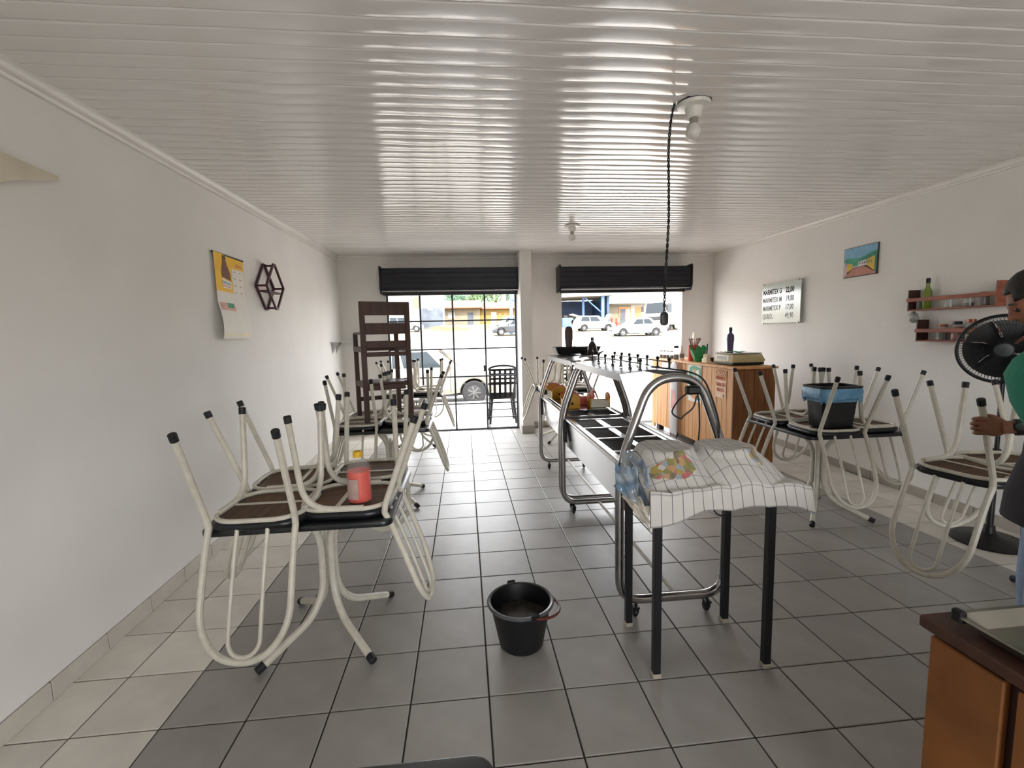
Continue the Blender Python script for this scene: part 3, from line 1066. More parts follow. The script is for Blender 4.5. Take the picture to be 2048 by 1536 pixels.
# green bag
M_GBAG = mat('green_bag', '2F9157', rough=0.35, noise=0.2, nscale=20)
t = thing('green_bag', 'crumpled open green plastic bag on the counter', 'bag', (3.14, 5.98, CT))
rnd = random.Random(8)
bb = B()
def gb(u, v):
    a = 2 * PI * u
    r = .05 + .05 * v + .014 * math.sin(5 * a + 2 * v) * v
    return Vector((r * math.cos(a), r * 1.15 * math.sin(a), .17 * v + .05 * v * math.sin(3 * a + 1) - .02 * v * math.cos(7 * a)))
bb.grid(gb, 26, 6, closed_u=True)
bb.lathe([(.05, 0), (0, .0)], (0, 0, .001), 26)
bb.build('sack', M_GBAG, t, ang=.3)
t = thing('green_brush', 'dark green upright brush handle beside the green bag', 'brush', (3.19, 5.86, CT))
bb = B(); bb.tube([(0, 0, 0), (0, 0, .02), (.0, -.02, .24)], .011, 8, radii=[.02, .012, .010]); bb.build('handle', mat('dark_green', '1E4A3A', rough=.4, noise=.1), t)
bb = B(); bb.lathe([(.03, 0), (.032, .05), (.02, .06)], (0, 0, 0), 12); bb.build('holder', M_GLASS, t)
t = thing('napkin_holder', 'small cream shaped box between the green bag and the scale', 'box', (3.12, 5.74, CT))
bb = B(); bb.prism([(-.06, 0), (.06, 0), (.065, .05), (.03, .06), (.02, .11), (0, .115), (-.01, .07), (-.03, .075), (-.04, .11), (-.06, .09)], .05, Matrix(((0, 0, 1, -.025), (1, 0, 0, 0), (0, 1, 0, 0), (0, 0, 0, 1))), bev=.004)
bb.build('box', M_CREAM, t)
t = thing('coconut_bowl', 'small brown bowl behind the cream box on the counter', 'bowl', (3.26, 5.78, CT))
bb = B(); bb.lathe([(.025, 0), (.05, .02), (.06, .06), (.055, .06), (.045, .022), (0, .012)], (0, 0, 0), 18); bb.build('bowl', M_DARKWOOD, t)
# scale
M_SCALE = mat('beige_plastic', 'B7A97C', rough=0.45, noise=0.06)
t = thing('weighing_scale', 'beige electronic weighing scale on the near end of the counter', 'scale', (3.285, 5.30, CT))
bb = B(); bb.box((0, 0, .022), (.39, .44, .03), bev=.008); bb.build('base', M_BLACKPL, t)
bb = B()
# wedge body: profile in xz extruded along y
bb.prism([(-.19, .035), (.20, .035), (.215, .06), (.17, .13), (-.19, .13)], .42, Matrix(((1, 0, 0, 0), (0, 0, -1, .21), (0, 1, 0, 0), (0, 0, 0, 1))), bev=.008)
body = bb.build('body', M_SCALE, t)
bb = B(); bb.box((-.191, .02, .085), (.008, .30, .07), bev=.003); bb.build('display_frame', M_PORC, body)
bb = B(); bb.box((-.196, .02, .085), (.004, .20, .042), bev=.001); bb.build('display', mat('lcd_grey', 'A8ADA6', rough=.25, noise=.05), body)
bb = B(); bb.box((.0, .02, .139), (.37, .42, .012), bev=.004); bb.build('weighing_tray', M_STEEL, t)
t = thing('cleaning_cloth', 'green and white cloth strip lying on the scale tray', 'cloth', (3.26, 5.24, CT + .1455))
bb = B()
bb.grid(lambda u, v: Vector((-.15 + .22 * u, -.05 + .10 * v, .008 + .010 * math.sin(u * 9) * math.sin(v * 4 + 1) + .006 * math.sin(v * 3.1))), 14, 6)
bb.build('green_side', mat('cloth_green', '3F8A57', rough=.9, noise=.2, nscale=30), t)
bb = B()
bb.grid(lambda u, v: Vector((-.19 + .13 * u, .0 + .10 * v, .010 + .006 * math.sin(u * 8 + v * 3))), 8, 6)
bb.build('white_side', M_PAPER, t)
t = thing('disinfectant_bottle', 'tall dark purple cleaner bottle standing behind the scale', 'bottle', (3.40, 5.66, CT))
M_PURP = mat('purple_plastic', '4A3C5C', rough=.35, noise=.1)
bb = B(); bb.lathe([(.038, 0), (.042, .012), (.042, .10), (.036, .16), (.040, .24), (.046, .31), (.042, .35), (.022, .375), (.016, .385), (.016, .40)], (0, 0, 0), 18); bb.build('body', M_PURP, t)
bb = B(); bb.lathe([(.019, .395), (.019, .445), (.012, .45)], (0, 0, 0), 12); bb.build('cap', M_BLACKPL, t)
bb = B(); bb.lathe([(.0425, .06), (.0425, .10), (.0372, .155)], (0, 0, 0), 18, cap=False); bb.build('label', M_INKG, t)

# ------------------------------------------------------------------ things on and in the buffet carts
ST = 1.337
t = thing('serving_tray', 'black serving tray at the far end of the upper buffet shelf', 'tray', (1.20, 4.93, ST))
bb = B()
o_ = rrect(.50, .26, .04)
def ring(s, z): return [bb.bm.verts.new((x * s, y * s, z)) for x, y in o_]
ra, rb_, rc, rd = ring(.86, 0), ring(1.0, .075), ring(.985, .075), ring(.84, .006)
for p_, q_ in ((ra, rb_), (rb_, rc), (rc, rd)):
    for k in range(len(o_)): bb._face([p_[k], p_[(k + 1) % len(o_)], q_[(k + 1) % len(o_)], q_[k]])
bb._face(ra[::-1]); bb._face(rd)
bb.build('tray', M_BLACK, t)
t = thing('serving_paddle', 'dark brown wooden paddle standing up in the black tray', 'paddle', (1.12, 4.93, ST + .006))
bb = B(); bb.prism([(-.03, 0), (.03, 0), (.035, .08), (.042, .16), (.042, .24), (.035, .275), (0, .29), (-.035, .275), (-.042, .24), (-.042, .16), (-.035, .08)], .016, Matrix(((1, 0, 0, 0), (0, 0, -1, .008), (0, 1, 0, 0), (0, 0, 0, 1))), bev=.003)
bb.build('blade', M_DARKWOOD, t)
t = thing('glass_box', 'clear box with cream contents in the black tray', 'box', (1.31, 4.93, ST + .006))
bb = B(); bb.box((0, 0, .035), (.20, .12, .07), bev=.006); bb.build('box', M_CREAM, t)
t = thing('soy_sauce_bottle', 'dark sauce bottle with black cap on the upper buffet shelf', 'bottle', (1.245, 4.45, ST + .007))
bb = B(); bb.lathe([(.045, 0), (.048, .01), (.048, .05), (.035, .10), (.017, .125), (.015, .13)], (0, 0, 0), 18); bb.build('body', mat('soy_brown', '2A2426', rough=.12, noise=.1), t)
bb = B(); bb.lathe([(.0155, .128), (.0155, .142)], (0, 0, 0), 12); bb.build('neck_band', M_PAPER, t)
bb = B(); bb.lathe([(.0165, .14), (.0165, .165), (.012, .168)], (0, 0, 0), 12); bb.build('cap', M_BLACKPL, t)
t = thing('oval_dish', 'low black oval dish with pulled-up ends under the sauce bottle', 'dish', (1.225, 4.44, ST))
bb = B()
def dish(u, v):
    a = 2 * PI * u
    e = abs(math.cos(a)) ** 3
    return Vector(((.09 + .045 * v) * math.cos(a), (.05 + .03 * v) * math.sin(a), .004 + v * (.012 + .028 * e)))
bb.grid(dish, 28, 4, closed_u=True)
bb.poly([(.09 * math.cos(2 * PI * k / 28), .05 * math.sin(2 * PI * k / 28), .004) for k in range(28)])
bb.build('dish', M_BLACKPL, t)
# little house-shaped boxes in the far cart
M_YBOX = mat('mustard_paint', 'D19A2E', rough=.5, noise=.12, nscale=9)
M_RBOX = mat('coral_paint', 'CF5A4E', rough=.5, noise=.12, nscale=9)
M_WBOX = mat('ivory_paint', 'E3DCC8', rough=.5, noise=.08, nscale=9)
def house_box(name, label, x, y, rz, end, side, roof, w=.15, d=.19, h=.10, z=.855):
    t = thing(name, label, 'box', (x, y, z), rz, 'painted condiment boxes')
    pts = [(-w / 2, 0), (w / 2, 0), (w / 2, h)] + [(w * .5 * math.cos(a), h + .045 * math.sin(a)) for a in [PI * k / 10 for k in range(1, 10)]] + [(-w / 2, h)]
    for s in (-1, 1):
        bb = B(); bb.prism(pts, .012, Matrix(((1, 0, 0, 0), (0, 0, -1, s * d / 2 + .006), (0, 1, 0, 0), (0, 0, 0, 1))), bev=.002)
        e = bb.build('end_panel', end, t)
        bb = B(); bb.lathe([(.0, 0), (.012, .002), (.012, .01), (0, .014)], (0, s * (d / 2 + .004), h * .5), 10, Matrix.Rotation(-s * PI / 2, 4, 'X')); bb.build('knob', M_DARKWOOD, e)
        bb = B(); bb.box((s * (w / 2 - .006), 0, h * .38), (.010, d - .012, h * .75), bev=.002); bb.build('side_panel', side, t)
        bb = B(); bb.tube([(w * .5 * math.cos(a), s * d / 2, h + .045 * math.sin(a)) for a in [PI * k / 10 for k in range(0, 11)]], .0075, 6); bb.build('top_edge', roof, t)
    bb = B(); bb.box((0, 0, .006), (w - .012, d - .012, .010)); bb.build('bottom', side, t)
    bb = B(); bb.box((0, 0, h * .3), (w - .025, d - .03, h * .5)); bb.build('sachets', M_PAPER, t)
    return t
house_box('condiment_box', 'mustard yellow box with arched ends furthest along the far buffet cart', .99, 5.0, .1, M_YBOX, M_WBOX, M_RBOX)
house_box('condiment_box', 'mustard yellow box with arched ends nearest on the far buffet cart', .985, 4.30, -.05, M_YBOX, M_YBOX, M_RBOX)
house_box('condiment_box', 'coral red box with arched ends between the yellow and ivory boxes', 1.155, 4.48, 1.45, M_RBOX, M_RBOX, M_RBOX, h=.09)
house_box('condiment_box', 'ivory box with mustard arched ends beside the red box', 1.255, 4.28, 1.55, M_YBOX, M_WBOX, M_RBOX, h=.085, w=.13, d=.18)
t = thing('cream_jug', 'small cream jug among the painted boxes on the far cart', 'jug', (1.10, 4.80, .855))
bb = B(); bb.lathe([(.04, 0), (.055, .03), (.05, .08), (.03, .11), (.034, .13), (.028, .128), (.02, .1), (0, .02)], (0, 0, 0), 16); bb.build('body', M_WBOX, t)
bb = B(); bb.tube(smooth_path([(.045, 0, .09), (.08, 0, .08), (.07, 0, .04), (.05, 0, .035)], 5), .006, 6); bb.build('handle', M_WBOX, t)
t = thing('black_pan', 'black round pan on the far cart behind the boxes', 'pan', (1.13, 4.97, .855))
bb = B(); bb.lathe([(.08, 0), (.095, .05), (.09, .05), (.076, .006), (0, .006)], (0, 0, 0), 20); bb.build('pan', M_BLACK, t)
bb = B(); bb.box((.15, 0, .045), (.12, .02, .012), bev=.004); bb.build('handle', M_BLACK, t)
# something for the boxes to stand on: steel lid plate over the far cart
bb = B(); bb.box((1.118 - cart2.location.x, 4.62 - cart2.location.y, .848), (.40, .96, .008), bev=.002)
bb.build('cover_plate', M_STEELD, cart2)

# ------------------------------------------------------------------ small black-legged table with plates under a tea towel
t = thing('serving_table', 'small table on four black square legs under the checked tea towel', 'table', (1.075, 2.06, 0))
LEGS = ((-.262, -.185), (.262, -.19), (-.255, .19), (.262, .155))
for x, y in LEGS:
    bb = B(); bb.box((x, y, .395), (.034, .034, .77), bev=.003); lg = bb.build('leg', M_BLACK, t)
    bb = B(); bb.box((x, y, .012), (.042, .042, .024), bev=.005); bb.build('foot_pad', mat('clear_pad', 'A39C90', rough=.3, noise=.1), lg)
bb = B(); bb.box((0, -.005, .80), (.58, .42, .022), bev=.004); bb.build('tabletop', M_BLACK, t)
bb = B(); bb.box((0, .0, .775), (.50, .02, .03)); bb.build('apron_rail', M_BLACK, t)
bb = B(); bb.tube(smooth_path([(-.02, -.20, .79), (.0, -.205, .755), (.04, -.205, .75), (.06, -.20, .79)], 5), .004, 6); bb.build('wire', M_CORD, t)
# two stacks of plates whose outline shows through the towel
bb = B()
bb.lathe([(.075, 0), (.128, .016), (.129, .0195), (.09, .0065), (0, .0055)], (0, 0, 0), 28)
me_plate = bb.mesh('plate'); me_plate.materials.append(M_PORC)
for px_, py_, lb in ((.94, 2.10, 'white plate in the stack under the towel, on the side nearer the aisle'), (1.225, 2.07, 'white plate in the stack under the towel, on the side nearer the counter')):
    for k in range(16):
        tag(link('plate', me_plate, None, (px_, py_, .8115 + k * .0108)), lb, 'plate', 'plates stacked under the tea towel')
# towel
def towel_mat():
    m = mat('checked_towel', 'C2BFB9', rough=.95, noise=.05, nscale=12, bump=.15, bscale=300)
    nt = m.node_tree
    b = nt.nodes['Principled BSDF']
    src = b.inputs['Base Color'].links[0].from_socket
    uv = nt.nodes.new('ShaderNodeUVMap')
    sep = nt.nodes.new('ShaderNodeSeparateXYZ')
    nt.links.new(uv.outputs['UV'], sep.inputs[0])
    def lines(sock, freq, width):
        a = nt.nodes.new('ShaderNodeMath'); a.operation = 'MULTIPLY'; a.inputs[1].default_value = freq
        nt.links.new(sock, a.inputs[0])
        f = nt.nodes.new('ShaderNodeMath'); f.operation = 'FRACT'; nt.links.new(a.outputs[0], f.inputs[0])
        l = nt.nodes.new('ShaderNodeMath'); l.operation = 'LESS_THAN'; l.inputs[1].default_value = width
        nt.links.new(f.outputs[0], l.inputs[0])
        return l.outputs[0]
    l1 = lines(sep.outputs['X'], 16, .075)
    l2 = lines(sep.outputs['Y'], 7, .05)
    l2s = nt.nodes.new('ShaderNodeMath'); l2s.operation = 'MULTIPLY'; l2s.inputs[1].default_value = .5
    nt.links.new(l2, l2s.inputs[0])
    mxx = nt.nodes.new('ShaderNodeMath'); mxx.operation = 'MAXIMUM'
    nt.links.new(l1, mxx.inputs[0]); nt.links.new(l2s.outputs[0], mxx.inputs[1])
    mix = nt.nodes.new('ShaderNodeMixRGB'); mix.inputs['Color2'].default_value = (*lin('6F6C72'), 1)
    nt.links.new(mxx.outputs[0], mix.inputs['Fac']); nt.links.new(src, mix.inputs['Color1'])
    # fruit prints: coloured cells inside oval patches
    vor = nt.nodes.new('ShaderNodeTexVoronoi'); vor.inputs['Scale'].default_value = 26
    nt.links.new(uv.outputs['UV'], vor.inputs['Vector'])
    sepc = nt.nodes.new('ShaderNodeSeparateColor'); nt.links.new(vor.outputs['Color'], sepc.inputs[0])
    rp = nt.nodes.new('ShaderNodeValToRGB'); rp.color_ramp.interpolation = 'CONSTANT'
    cols = ['B98A5A', 'A48A35', '7E7A2F', '8E9AA8', 'B5535A', '6F6048', 'C7C3BA']
    while len(rp.color_ramp.elements) < len(cols): rp.color_ramp.elements.new(.5)
    for k, c in enumerate(cols):
        rp.color_ramp.elements[k].position = k / len(cols)
        rp.color_ramp.elements[k].color = (*lin(c), 1)
    nt.links.new(sepc.outputs[0], rp.inputs['Fac'])
    cur = mix.outputs[0]
    wn = nt.nodes.new('ShaderNodeTexNoise'); wn.inputs['Scale'].default_value = 9; wn.inputs['Detail'].default_value = 3
    nt.links.new(uv.outputs['UV'], wn.inputs['Vector'])
    for cx, cy_, rx, ry in ((.22, .36, .17, .09), (.76, .40, .05, .10)):
        vm = nt.nodes.new('ShaderNodeVectorMath'); vm.operation = 'SUBTRACT'; vm.inputs[1].default_value = (cx, cy_, 0)
        nt.links.new(uv.outputs['UV'], vm.inputs[0])
        v2 = nt.nodes.new('ShaderNodeVectorMath'); v2.operation = 'DIVIDE'; v2.inputs[1].default_value = (rx, ry, 1)
        nt.links.new(vm.outputs[0], v2.inputs[0])
        ln = nt.nodes.new('ShaderNodeVectorMath'); ln.operation = 'LENGTH'; nt.links.new(v2.outputs[0], ln.inputs[0])
        ad = nt.nodes.new('ShaderNodeMath'); ad.operation = 'ADD'
        nt.links.new(ln.outputs['Value'], ad.inputs[0]); nt.links.new(wn.outputs['Fac'], ad.inputs[1])
        ls = nt.nodes.new('ShaderNodeMath'); ls.operation = 'LESS_THAN'; ls.inputs[1].default_value = 1.35
        nt.links.new(ad.outputs[0], ls.inputs[0])
        m2 = nt.nodes.new('ShaderNodeMixRGB')
        sc_ = nt.nodes.new('ShaderNodeMath'); sc_.operation = 'MULTIPLY'; sc_.inputs[1].default_value = .85
        nt.links.new(ls.outputs[0], sc_.inputs[0]); nt.links.new(sc_.outputs[0], m2.inputs['Fac'])
        nt.links.new(cur, m2.inputs['Color1']); nt.links.new(rp.outputs['Color'], m2.inputs['Color2'])
        cur = m2.outputs[0]
    nt.links.new(cur, b.inputs['Base Color'])
    return m
M_TOWEL = towel_mat()
def towel_z(x, y):
    z = .815 + .065 * min(1, max(0, (2.16 - y) / .10)) * min(1, max(0, (x - .80) / .05))
    for cx, cy_ in ((.94, 2.10), (1.225, 2.07)):
        r = math.hypot(x - cx, y - cy_)
        top = 1.003
        if r < .128: h = top - .006 * (1 - r / .128)
        else:
            q = r - .128
            h = top - .028 * min(1, q / .012) - max(0, q - .012) * (.82 if y < 2.1 else 1.1)
        z = max(z, h)
    return z
NU, NV = 76, 64
bb = B()
uvs = {}
vg = []
rnd = random.Random(2)
for i in range(NU + 1):
    u = i / NU
    col = []
    for j in range(NV + 1):
        v = j / NV
        # v runs from the front hem to the back
        xl = .752 + .01 * v
        xr = 1.50 - .10 * v
        x = xl + (xr - xl) * u
        hang = .100 + .055 * max(0, 1 - u * 3.2) + .010 * math.sin(u * 14)
        yf = 1.822 - .012 * math.sin(u * 9)
        vf = .16
        if v < vf:
            k = v / vf
            y = yf - .012 * (1 - k)
            z = towel_z(max(x, .86), yf) - hang * (1 - k)
            if x > 1.42: z -= (x - 1.42) * .3
        else:
            k = (v - vf) / (1 - vf)
            y = yf + (2.30 - yf) * k
            z = towel_z(x, y)
            if x > 1.42: z -= (x - 1.42) * .3
        z += .003 * math.sin(u * 31 + v * 5) * math.sin(v * 12) + .002 * math.sin(u * 13 - v * 20)
        vt = bb.bm.verts.new((x, y, z + .006))
        uvs[vt] = (u, v)
        col.append(vt)
    vg.append(col)
uvl = bb.bm.loops.layers.uv.new('UVMap')
for i in range(NU):
    for j in range(NV):
        f = bb._face([vg[i][j], vg[i + 1][j], vg[i + 1][j + 1], vg[i][j + 1]])
        for l in f.loops: l[uvl].uv = uvs[l.vert]
tw = bb.build('tea_towel', M_TOWEL, None, ang=1.5, recalc=False)
tw.data.flip_normals() if False else None
md = tw.modifiers.new('thickness', 'SOLIDIFY'); md.thickness = .0025; md.offset = 1
tag(tw, 'white checked tea towel with fruit prints draped over plates on the black-legged table', 'towel')
# plastic bags poking out
M_BLUEPL = mat('blue_plastic_film', '3E6EA0', rough=.25, hex2='C9D3D8', nscale=9, trans=.15)
M_CLEARPL = mat('clear_plastic_film', 'C9CFD0', rough=.2, hex2='5F86A8', nscale=11, trans=.35)
M_WHPL = mat('white_plastic_film', 'D9D3C6', rough=.3, noise=.12, nscale=14)
def crumple(name, label, pts, m, seed, amp=.012, nu=18, nv=12):
    r = random.Random(seed)
    A, Bp, C, D = [Vector(p) for p in pts]
    ph = [r.uniform(0, 6.28) for _ in range(8)]
    n = (Bp - A).cross(D - A).normalized()
    c0 = (A + Bp + C + D) / 4
    bb = B()
    def f(u, v):
        p = A * (1 - u) * (1 - v) + Bp * u * (1 - v) + C * u * v + D * (1 - u) * v
        w = math.sin(u * 11 + ph[0] + v * 4) * .5 + math.sin(v * 14 + ph[1] - u * 6) * .4 + math.sin((u + v) * 19 + ph[2]) * .3
        e = (math.sin(u * 23 + ph[3]) * .5 + .5) * .02 * (1 if v > .9 else 0)
        return p + n * w * amp + Vector((0, 0, e)) - c0
    bb.grid(f, nu, nv)
    o = bb.build(name, m, None, c0, ang=.25, recalc=False)
    md = o.modifiers.new('thickness', 'SOLIDIFY'); md.thickness = .0012
    return tag(o, label, 'bag')
crumple('plastic_wrap', 'blue printed plastic wrap sticking out from under the towel beside the buffet', [(.755, 1.86, .79), (.715, 2.16, .80), (.755, 2.16, .98), (.79, 1.90, .955)], M_BLUEPL, 1, .010)
crumple('plastic_wrap', 'crumpled clear and blue plastic end hanging behind the towel beside the buffet', [(.66, 1.98, .85), (.735, 1.90, .80), (.755, 1.96, .94), (.68, 2.05, .94)], M_CLEARPL, 2, .012)
crumple('plastic_wrap', 'white frilly plastic edge under the blue wrap on the black-legged table', [(.705, 2.02, .80), (.755, 1.815, .71), (.755, 1.83, .80), (.71, 2.04, .88)], M_WHPL, 3, .010)
crumple('plastic_wrap', 'clear plastic corner with blue print hanging past the towel toward the bin table', [(1.42, 1.86, .80), (1.51, 1.82, .735), (1.53, 1.87, .80), (1.44, 1.91, .84)], M_CLEARPL, 4, .008)

# ------------------------------------------------------------------ bucket
t = thing('bucket', 'black plastic bucket of dirty water with a brown handle on the floor', 'bucket', (.237, 2.19, 0))
bb = B()
bb.lathe([(.105, 0), (.110, .006), (.152, .215), (.166, .218), (.168, .226), (.160, .233), (.150, .230), (.112, .03), (0, .028)], (0, 0, 0), 40)
bb.build('body', M_BLACKPL, t)
bb = B(); bb.lathe([(.167, .219), (.1695, .227), (.162, .2345), (.155, .232)], (0, 0, 0), 40, cap=False); bb.build('rim', mat('worn_rim', '4A4B4D', rough=.3, noise=.2, nscale=20), t)
bb = B(); bb.lathe([(.139, .150), (0, .1505)], (0, 0, 0), 32, cap=False)
M_SUDS = mat('grey_suds', '3D3A35', rough=.25, hex2='14110F', nscale=9)
bb.build('water', M_SUDS, t)
for a in (-1.25, 1.75):
    bb = B(); bb.box((0, 0, 0), (.045, .012, .030), bev=.006)
    bb.build('ear', M_BLACKPL, t, (.168 * math.cos(a), .168 * math.sin(a), .230), (0, 0, a + PI / 2))
bb = B()
h = []
A_, C_ = Vector((.172 * math.cos(-1.25), .172 * math.sin(-1.25), .225)), Vector((.172 * math.cos(1.75), .172 * math.sin(1.75), .225))
for k in range(25):
    a = PI * k / 24
    mid = (A_ + C_) / 2
    side = Vector((.97, .22, 0)) * .185
    h.append(mid + (A_ - mid) * math.cos(a) + side * math.sin(a) + Vector((0, 0, -.045 * math.sin(a))))
bb.tube(h, .0065, 8)
bb.build('handle', mat('brown_plastic', '5A2A1E', rough=.4, noise=.15), t)

# ------------------------------------------------------------------ pink bottle on the nearest table
t = thing('detergent_bottle', 'clear plastic bottle of pink liquid with yellow cap on the nearest upturned chair', 'bottle', (-.512, 2.17, TABLE_H + .0425))
M_PET = mat('clear_pet', 'E9ECEA', rough=.05, alpha=.09, noise=.01)
M_PINK = mat('pink_liquid', 'E24A36', rough=.2, alpha=.86, noise=.06, nscale=6)
def ribs(r, z0, z1, n):
    out = []
    for k in range(n):
        za = z0 + (z1 - z0) * k / n; zb_ = z0 + (z1 - z0) * (k + .5) / n
        out += [(r, za), (r * 1.0, zb_ - .004), (r * .955, zb_), (r, zb_ + .004)]
    return out
bb = B(); bb.lathe([(.045, 0), (.053, .006)] + ribs(.055, .012, .135, 5) + [(.055, .14), (.053, .165), (.044, .192), (.028, .208), (.019, .214), (.019, .222)], (0, 0, 0), 24); bb.build('body', M_PET, t)
bb = B(); bb.lathe([(.044, .003), (.051, .008), (.052, .02), (.0515, .150), (0, .152)], (0, 0, 0), 22); bb.build('liquid', M_PINK, t)
bb = B(); bb.lathe([(.0215, .214), (.0215, .238), (.018, .241)], (0, 0, 0), 18); bb.build('cap', mat('yellow_cap', 'D8A91E', rough=.35, noise=.05), t)
bb = B()
lab = []
bb.grid(lambda u, v: Vector((.0565 * math.cos(-2.55 + 1.1 * u), .0565 * math.sin(-2.55 + 1.1 * u), .025 + .095 * v)), 10, 2)
bb.build('label', mat('pale_label', 'B39E92', rough=.5, hex2='A37E80', nscale=30), t)

# ------------------------------------------------------------------ black bin with blue bag
t = thing('waste_bin', 'black plastic bin lined with a blue bag standing on an upturned chair', 'bin', (2.775, 3.24, TABLE_H + .052))
def rr3(w, d, r, z): return [(x, y, z) for x, y in rrect(w, d, r)]
def loft(bb, rings, cap0=True, cap1=True):
    V = [[bb.bm.verts.new(p) for p in r] for r in rings]
    n = len(V[0])
    for a, c in zip(V, V[1:]):
        for k in range(n): bb._face([a[k], a[(k + 1) % n], c[(k + 1) % n], c[k]])
    if cap0: bb._face(V[0][::-1])
    if cap1: bb._face(V[-1])
bb = B()
loft(bb, [rr3(0.244, 0.176, .03, 0), rr3(0.252, 0.185, .03, .05), rr3(0.290, 0.214, .035, .262), rr3(0.315, 0.235, .04, .268), rr3(0.319, 0.239, .04, .30), rr3(0.290, 0.210, .03, .30), rr3(0.235, 0.168, .03, .02)])
bb.build('body', M_BLACKPL, t, ang=.5)
M_BLUEB = mat('blue_bag', '4F86B0', rough=.3, hex2='7FB0CF', nscale=14, bump=.3, bscale=30)
bb = B()
def bagr(s, z, amp, ph):
    o_ = rrect(.323 * s, .244 * s, .04, 10)
    n = len(o_)
    return [(x * (1 + amp * math.sin(k * 1.7 + ph)), y * (1 + amp * math.sin(k * 2.3 + ph)), z + amp * .5 * math.sin(k * 1.1 + ph * 2)) for k, (x, y) in enumerate(o_)]
loft(bb, [bagr(.88, .20, .01, 0), bagr(.92, .298, .004, 0), bagr(1.01, .300, .003, 1), bagr(1.05, .268, .012, 2), bagr(1.02, .238, .020, 3.3), bagr(1.03, .222, .03, 4.1), bagr(.97, .196, .04, 5)], False, False)
bb.build('bag', M_BLUEB, t, ang=.4)
bb = B(); loft(bb, [rr3(0.332, 0.252, .045, .299), rr3(0.336, 0.256, .045, .315), rr3(0.302, 0.223, .04, .317), rr3(0.302, 0.223, .04, .299)], False, False); bb.build('rim', M_BLACKPL, t, ang=.4)

# ------------------------------------------------------------------ ceiling lamps and pull cord
def lamp(x, y, label):
    z = zc(y)
    t = thing('ceiling_lamp', label, 'lamp', (x, y, z), 0, 'bare bulb ceiling lamps')
    bb = B(); bb.lathe([(.082, .0), (.085, -.008), (.080, -.022), (.05, -.028), (0, -.028)], (0, 0, 0), 32); bb.build('base', M_PORC, t)
    bb = B(); bb.lathe([(.046, -.026), (.042, -.045), (.036, -.075), (.032, -.078), (.0, -.078)], (0, 0, 0), 24); bb.build('socket', M_PORC, t)
    bb = B(); bb.lathe([(.022, -.076), (.021, -.10), (.026, -.108)], (0, 0, 0), 20); bb.build('collar', mat('bulb_collar', '9A948A', rough=.4, noise=.08), t)
    bb = B(); bb.lathe([(.024, -.106), (.034, -.122), (.040, -.142), (.038, -.160), (.028, -.176), (.014, -.184), (0, -.186)], (0, 0, 0), 24); bb.build('bulb', mat('frosted_bulb', 'DAD7D2', rough=.2, noise=.02), t)
    bb = B(); bb.lathe([(.087, .003), (.087, -.003), (.083, -.006)], (0, 0, 0), 32); bb.build('shadow_ring', M_BLACKPL, t)  # black ring standing in for the shadow behind the lamp base
lamp(1.235, 2.45, 'bare bulb ceiling lamp nearest the camera, beside the hanging black cord')
lamp(1.276, 5.39, 'bare bulb ceiling lamp further away over the buffet carts')
t = thing('pendant_cable', 'twisted black electric cord hanging from the ceiling with a connector', 'cord', (1.113, 2.46, zc(2.46)))
top = zc(2.46)
def cordx(s):  # gentle sway
    return Vector((-.004 * math.sin(s * 9) - .018 * s + .012 * math.exp(-s * 12) * 2, .006 * math.sin(s * 6 + 1), 0))
for ph in (0, PI):
    pts = []
    Lc = top - 1.66
    n = 150
    for k in range(n + 1):
        s = k / n
        a = s * 2 * PI * 17 + ph
        pts.append(cordx(s) + Vector((.0042 * math.cos(a), .0042 * math.sin(a), -s * Lc)))
    bb = B(); bb.tube(pts, .0038, 5); bb.build('strand', M_CORD, t)
bb = B()
e = cordx(1) + Vector((0, 0, 1.66 - top))
bb.prism(rrect(.042, .075, .02), .022, Matrix.Translation((e.x, e.y, e.z - .035)) @ Matrix(((1, 0, 0, 0), (0, 0, -1, .011), (0, 1, 0, 0), (0, 0, 0, 1))), bev=.004)
bb.build('connector', M_BLACKPL, t)

# ------------------------------------------------------------------ on the calendar wall
yc0, yc1, zc0, zc1 = 3.80, 4.31, 1.575, 2.24
t = thing('wall_calendar', 'yellow and white paper calendar with a brown bottle picture hanging on the wall', 'calendar', (lw(4.05) + .006, 4.055, 1.9), .0141)
def calpt(u, v, off=0.0):
    """u 0..1 away from camera, v 0..1 up"""
    y = (u - .5) * .51
    z = -.325 + v * .665
    x = .004 + .022 * (1 - v) ** 2 * (1 + .4 * math.sin(v * 9)) + (.012 if v < .43 else 0) * math.sin(v / .43 * PI) + .01 * (1 - u)
    return Vector((x + off, y, z))
def calpatch(u0, u1, v0, v1, m, off, nm='print', nu=4, nv=8):
    bb = B(); bb.grid(lambda u, v: calpt(u0 + (u1 - u0) * u, v0 + (v1 - v0) * v, off), nu, nv)
    return bb.build(nm, m, t, recalc=False)
calpatch(0, 1, .0, 1, M_PAPER, 0, 'sheet', 6, 26)
calpatch(0, 1, .56, 1, M_YEL, .0012, 'print')
calpatch(.55, .98, .50, .86, M_PAPER, .0024, 'date_panel')
calpatch(.02, .98, .03, .07, M_CREAM, .0012, 'print')
calpatch(.05, .55, .34, .43, M_PNK, .0012, 'print')
calpatch(.28, .5, .37, .43, M_GRN, .0018, 'print')
calpatch(0, 1, 0.0, .008, M_CREAM, .003, 'bottom_strip')
bb = B(); bb.box((.006, 0, .338), (.012, .51, .012)); bb.build('hanger', M_BLACK, t)
M_BTL = mat('print_brown', '6B3A22', rough=.5, noise=.15, nscale=12)
def calpoly(pts, m, off, nm='print'):
    bb = B(); bb.poly([calpt(u, v, off) for u, v in pts]); bb.build(nm, m, t, smooth=False, recalc=False)
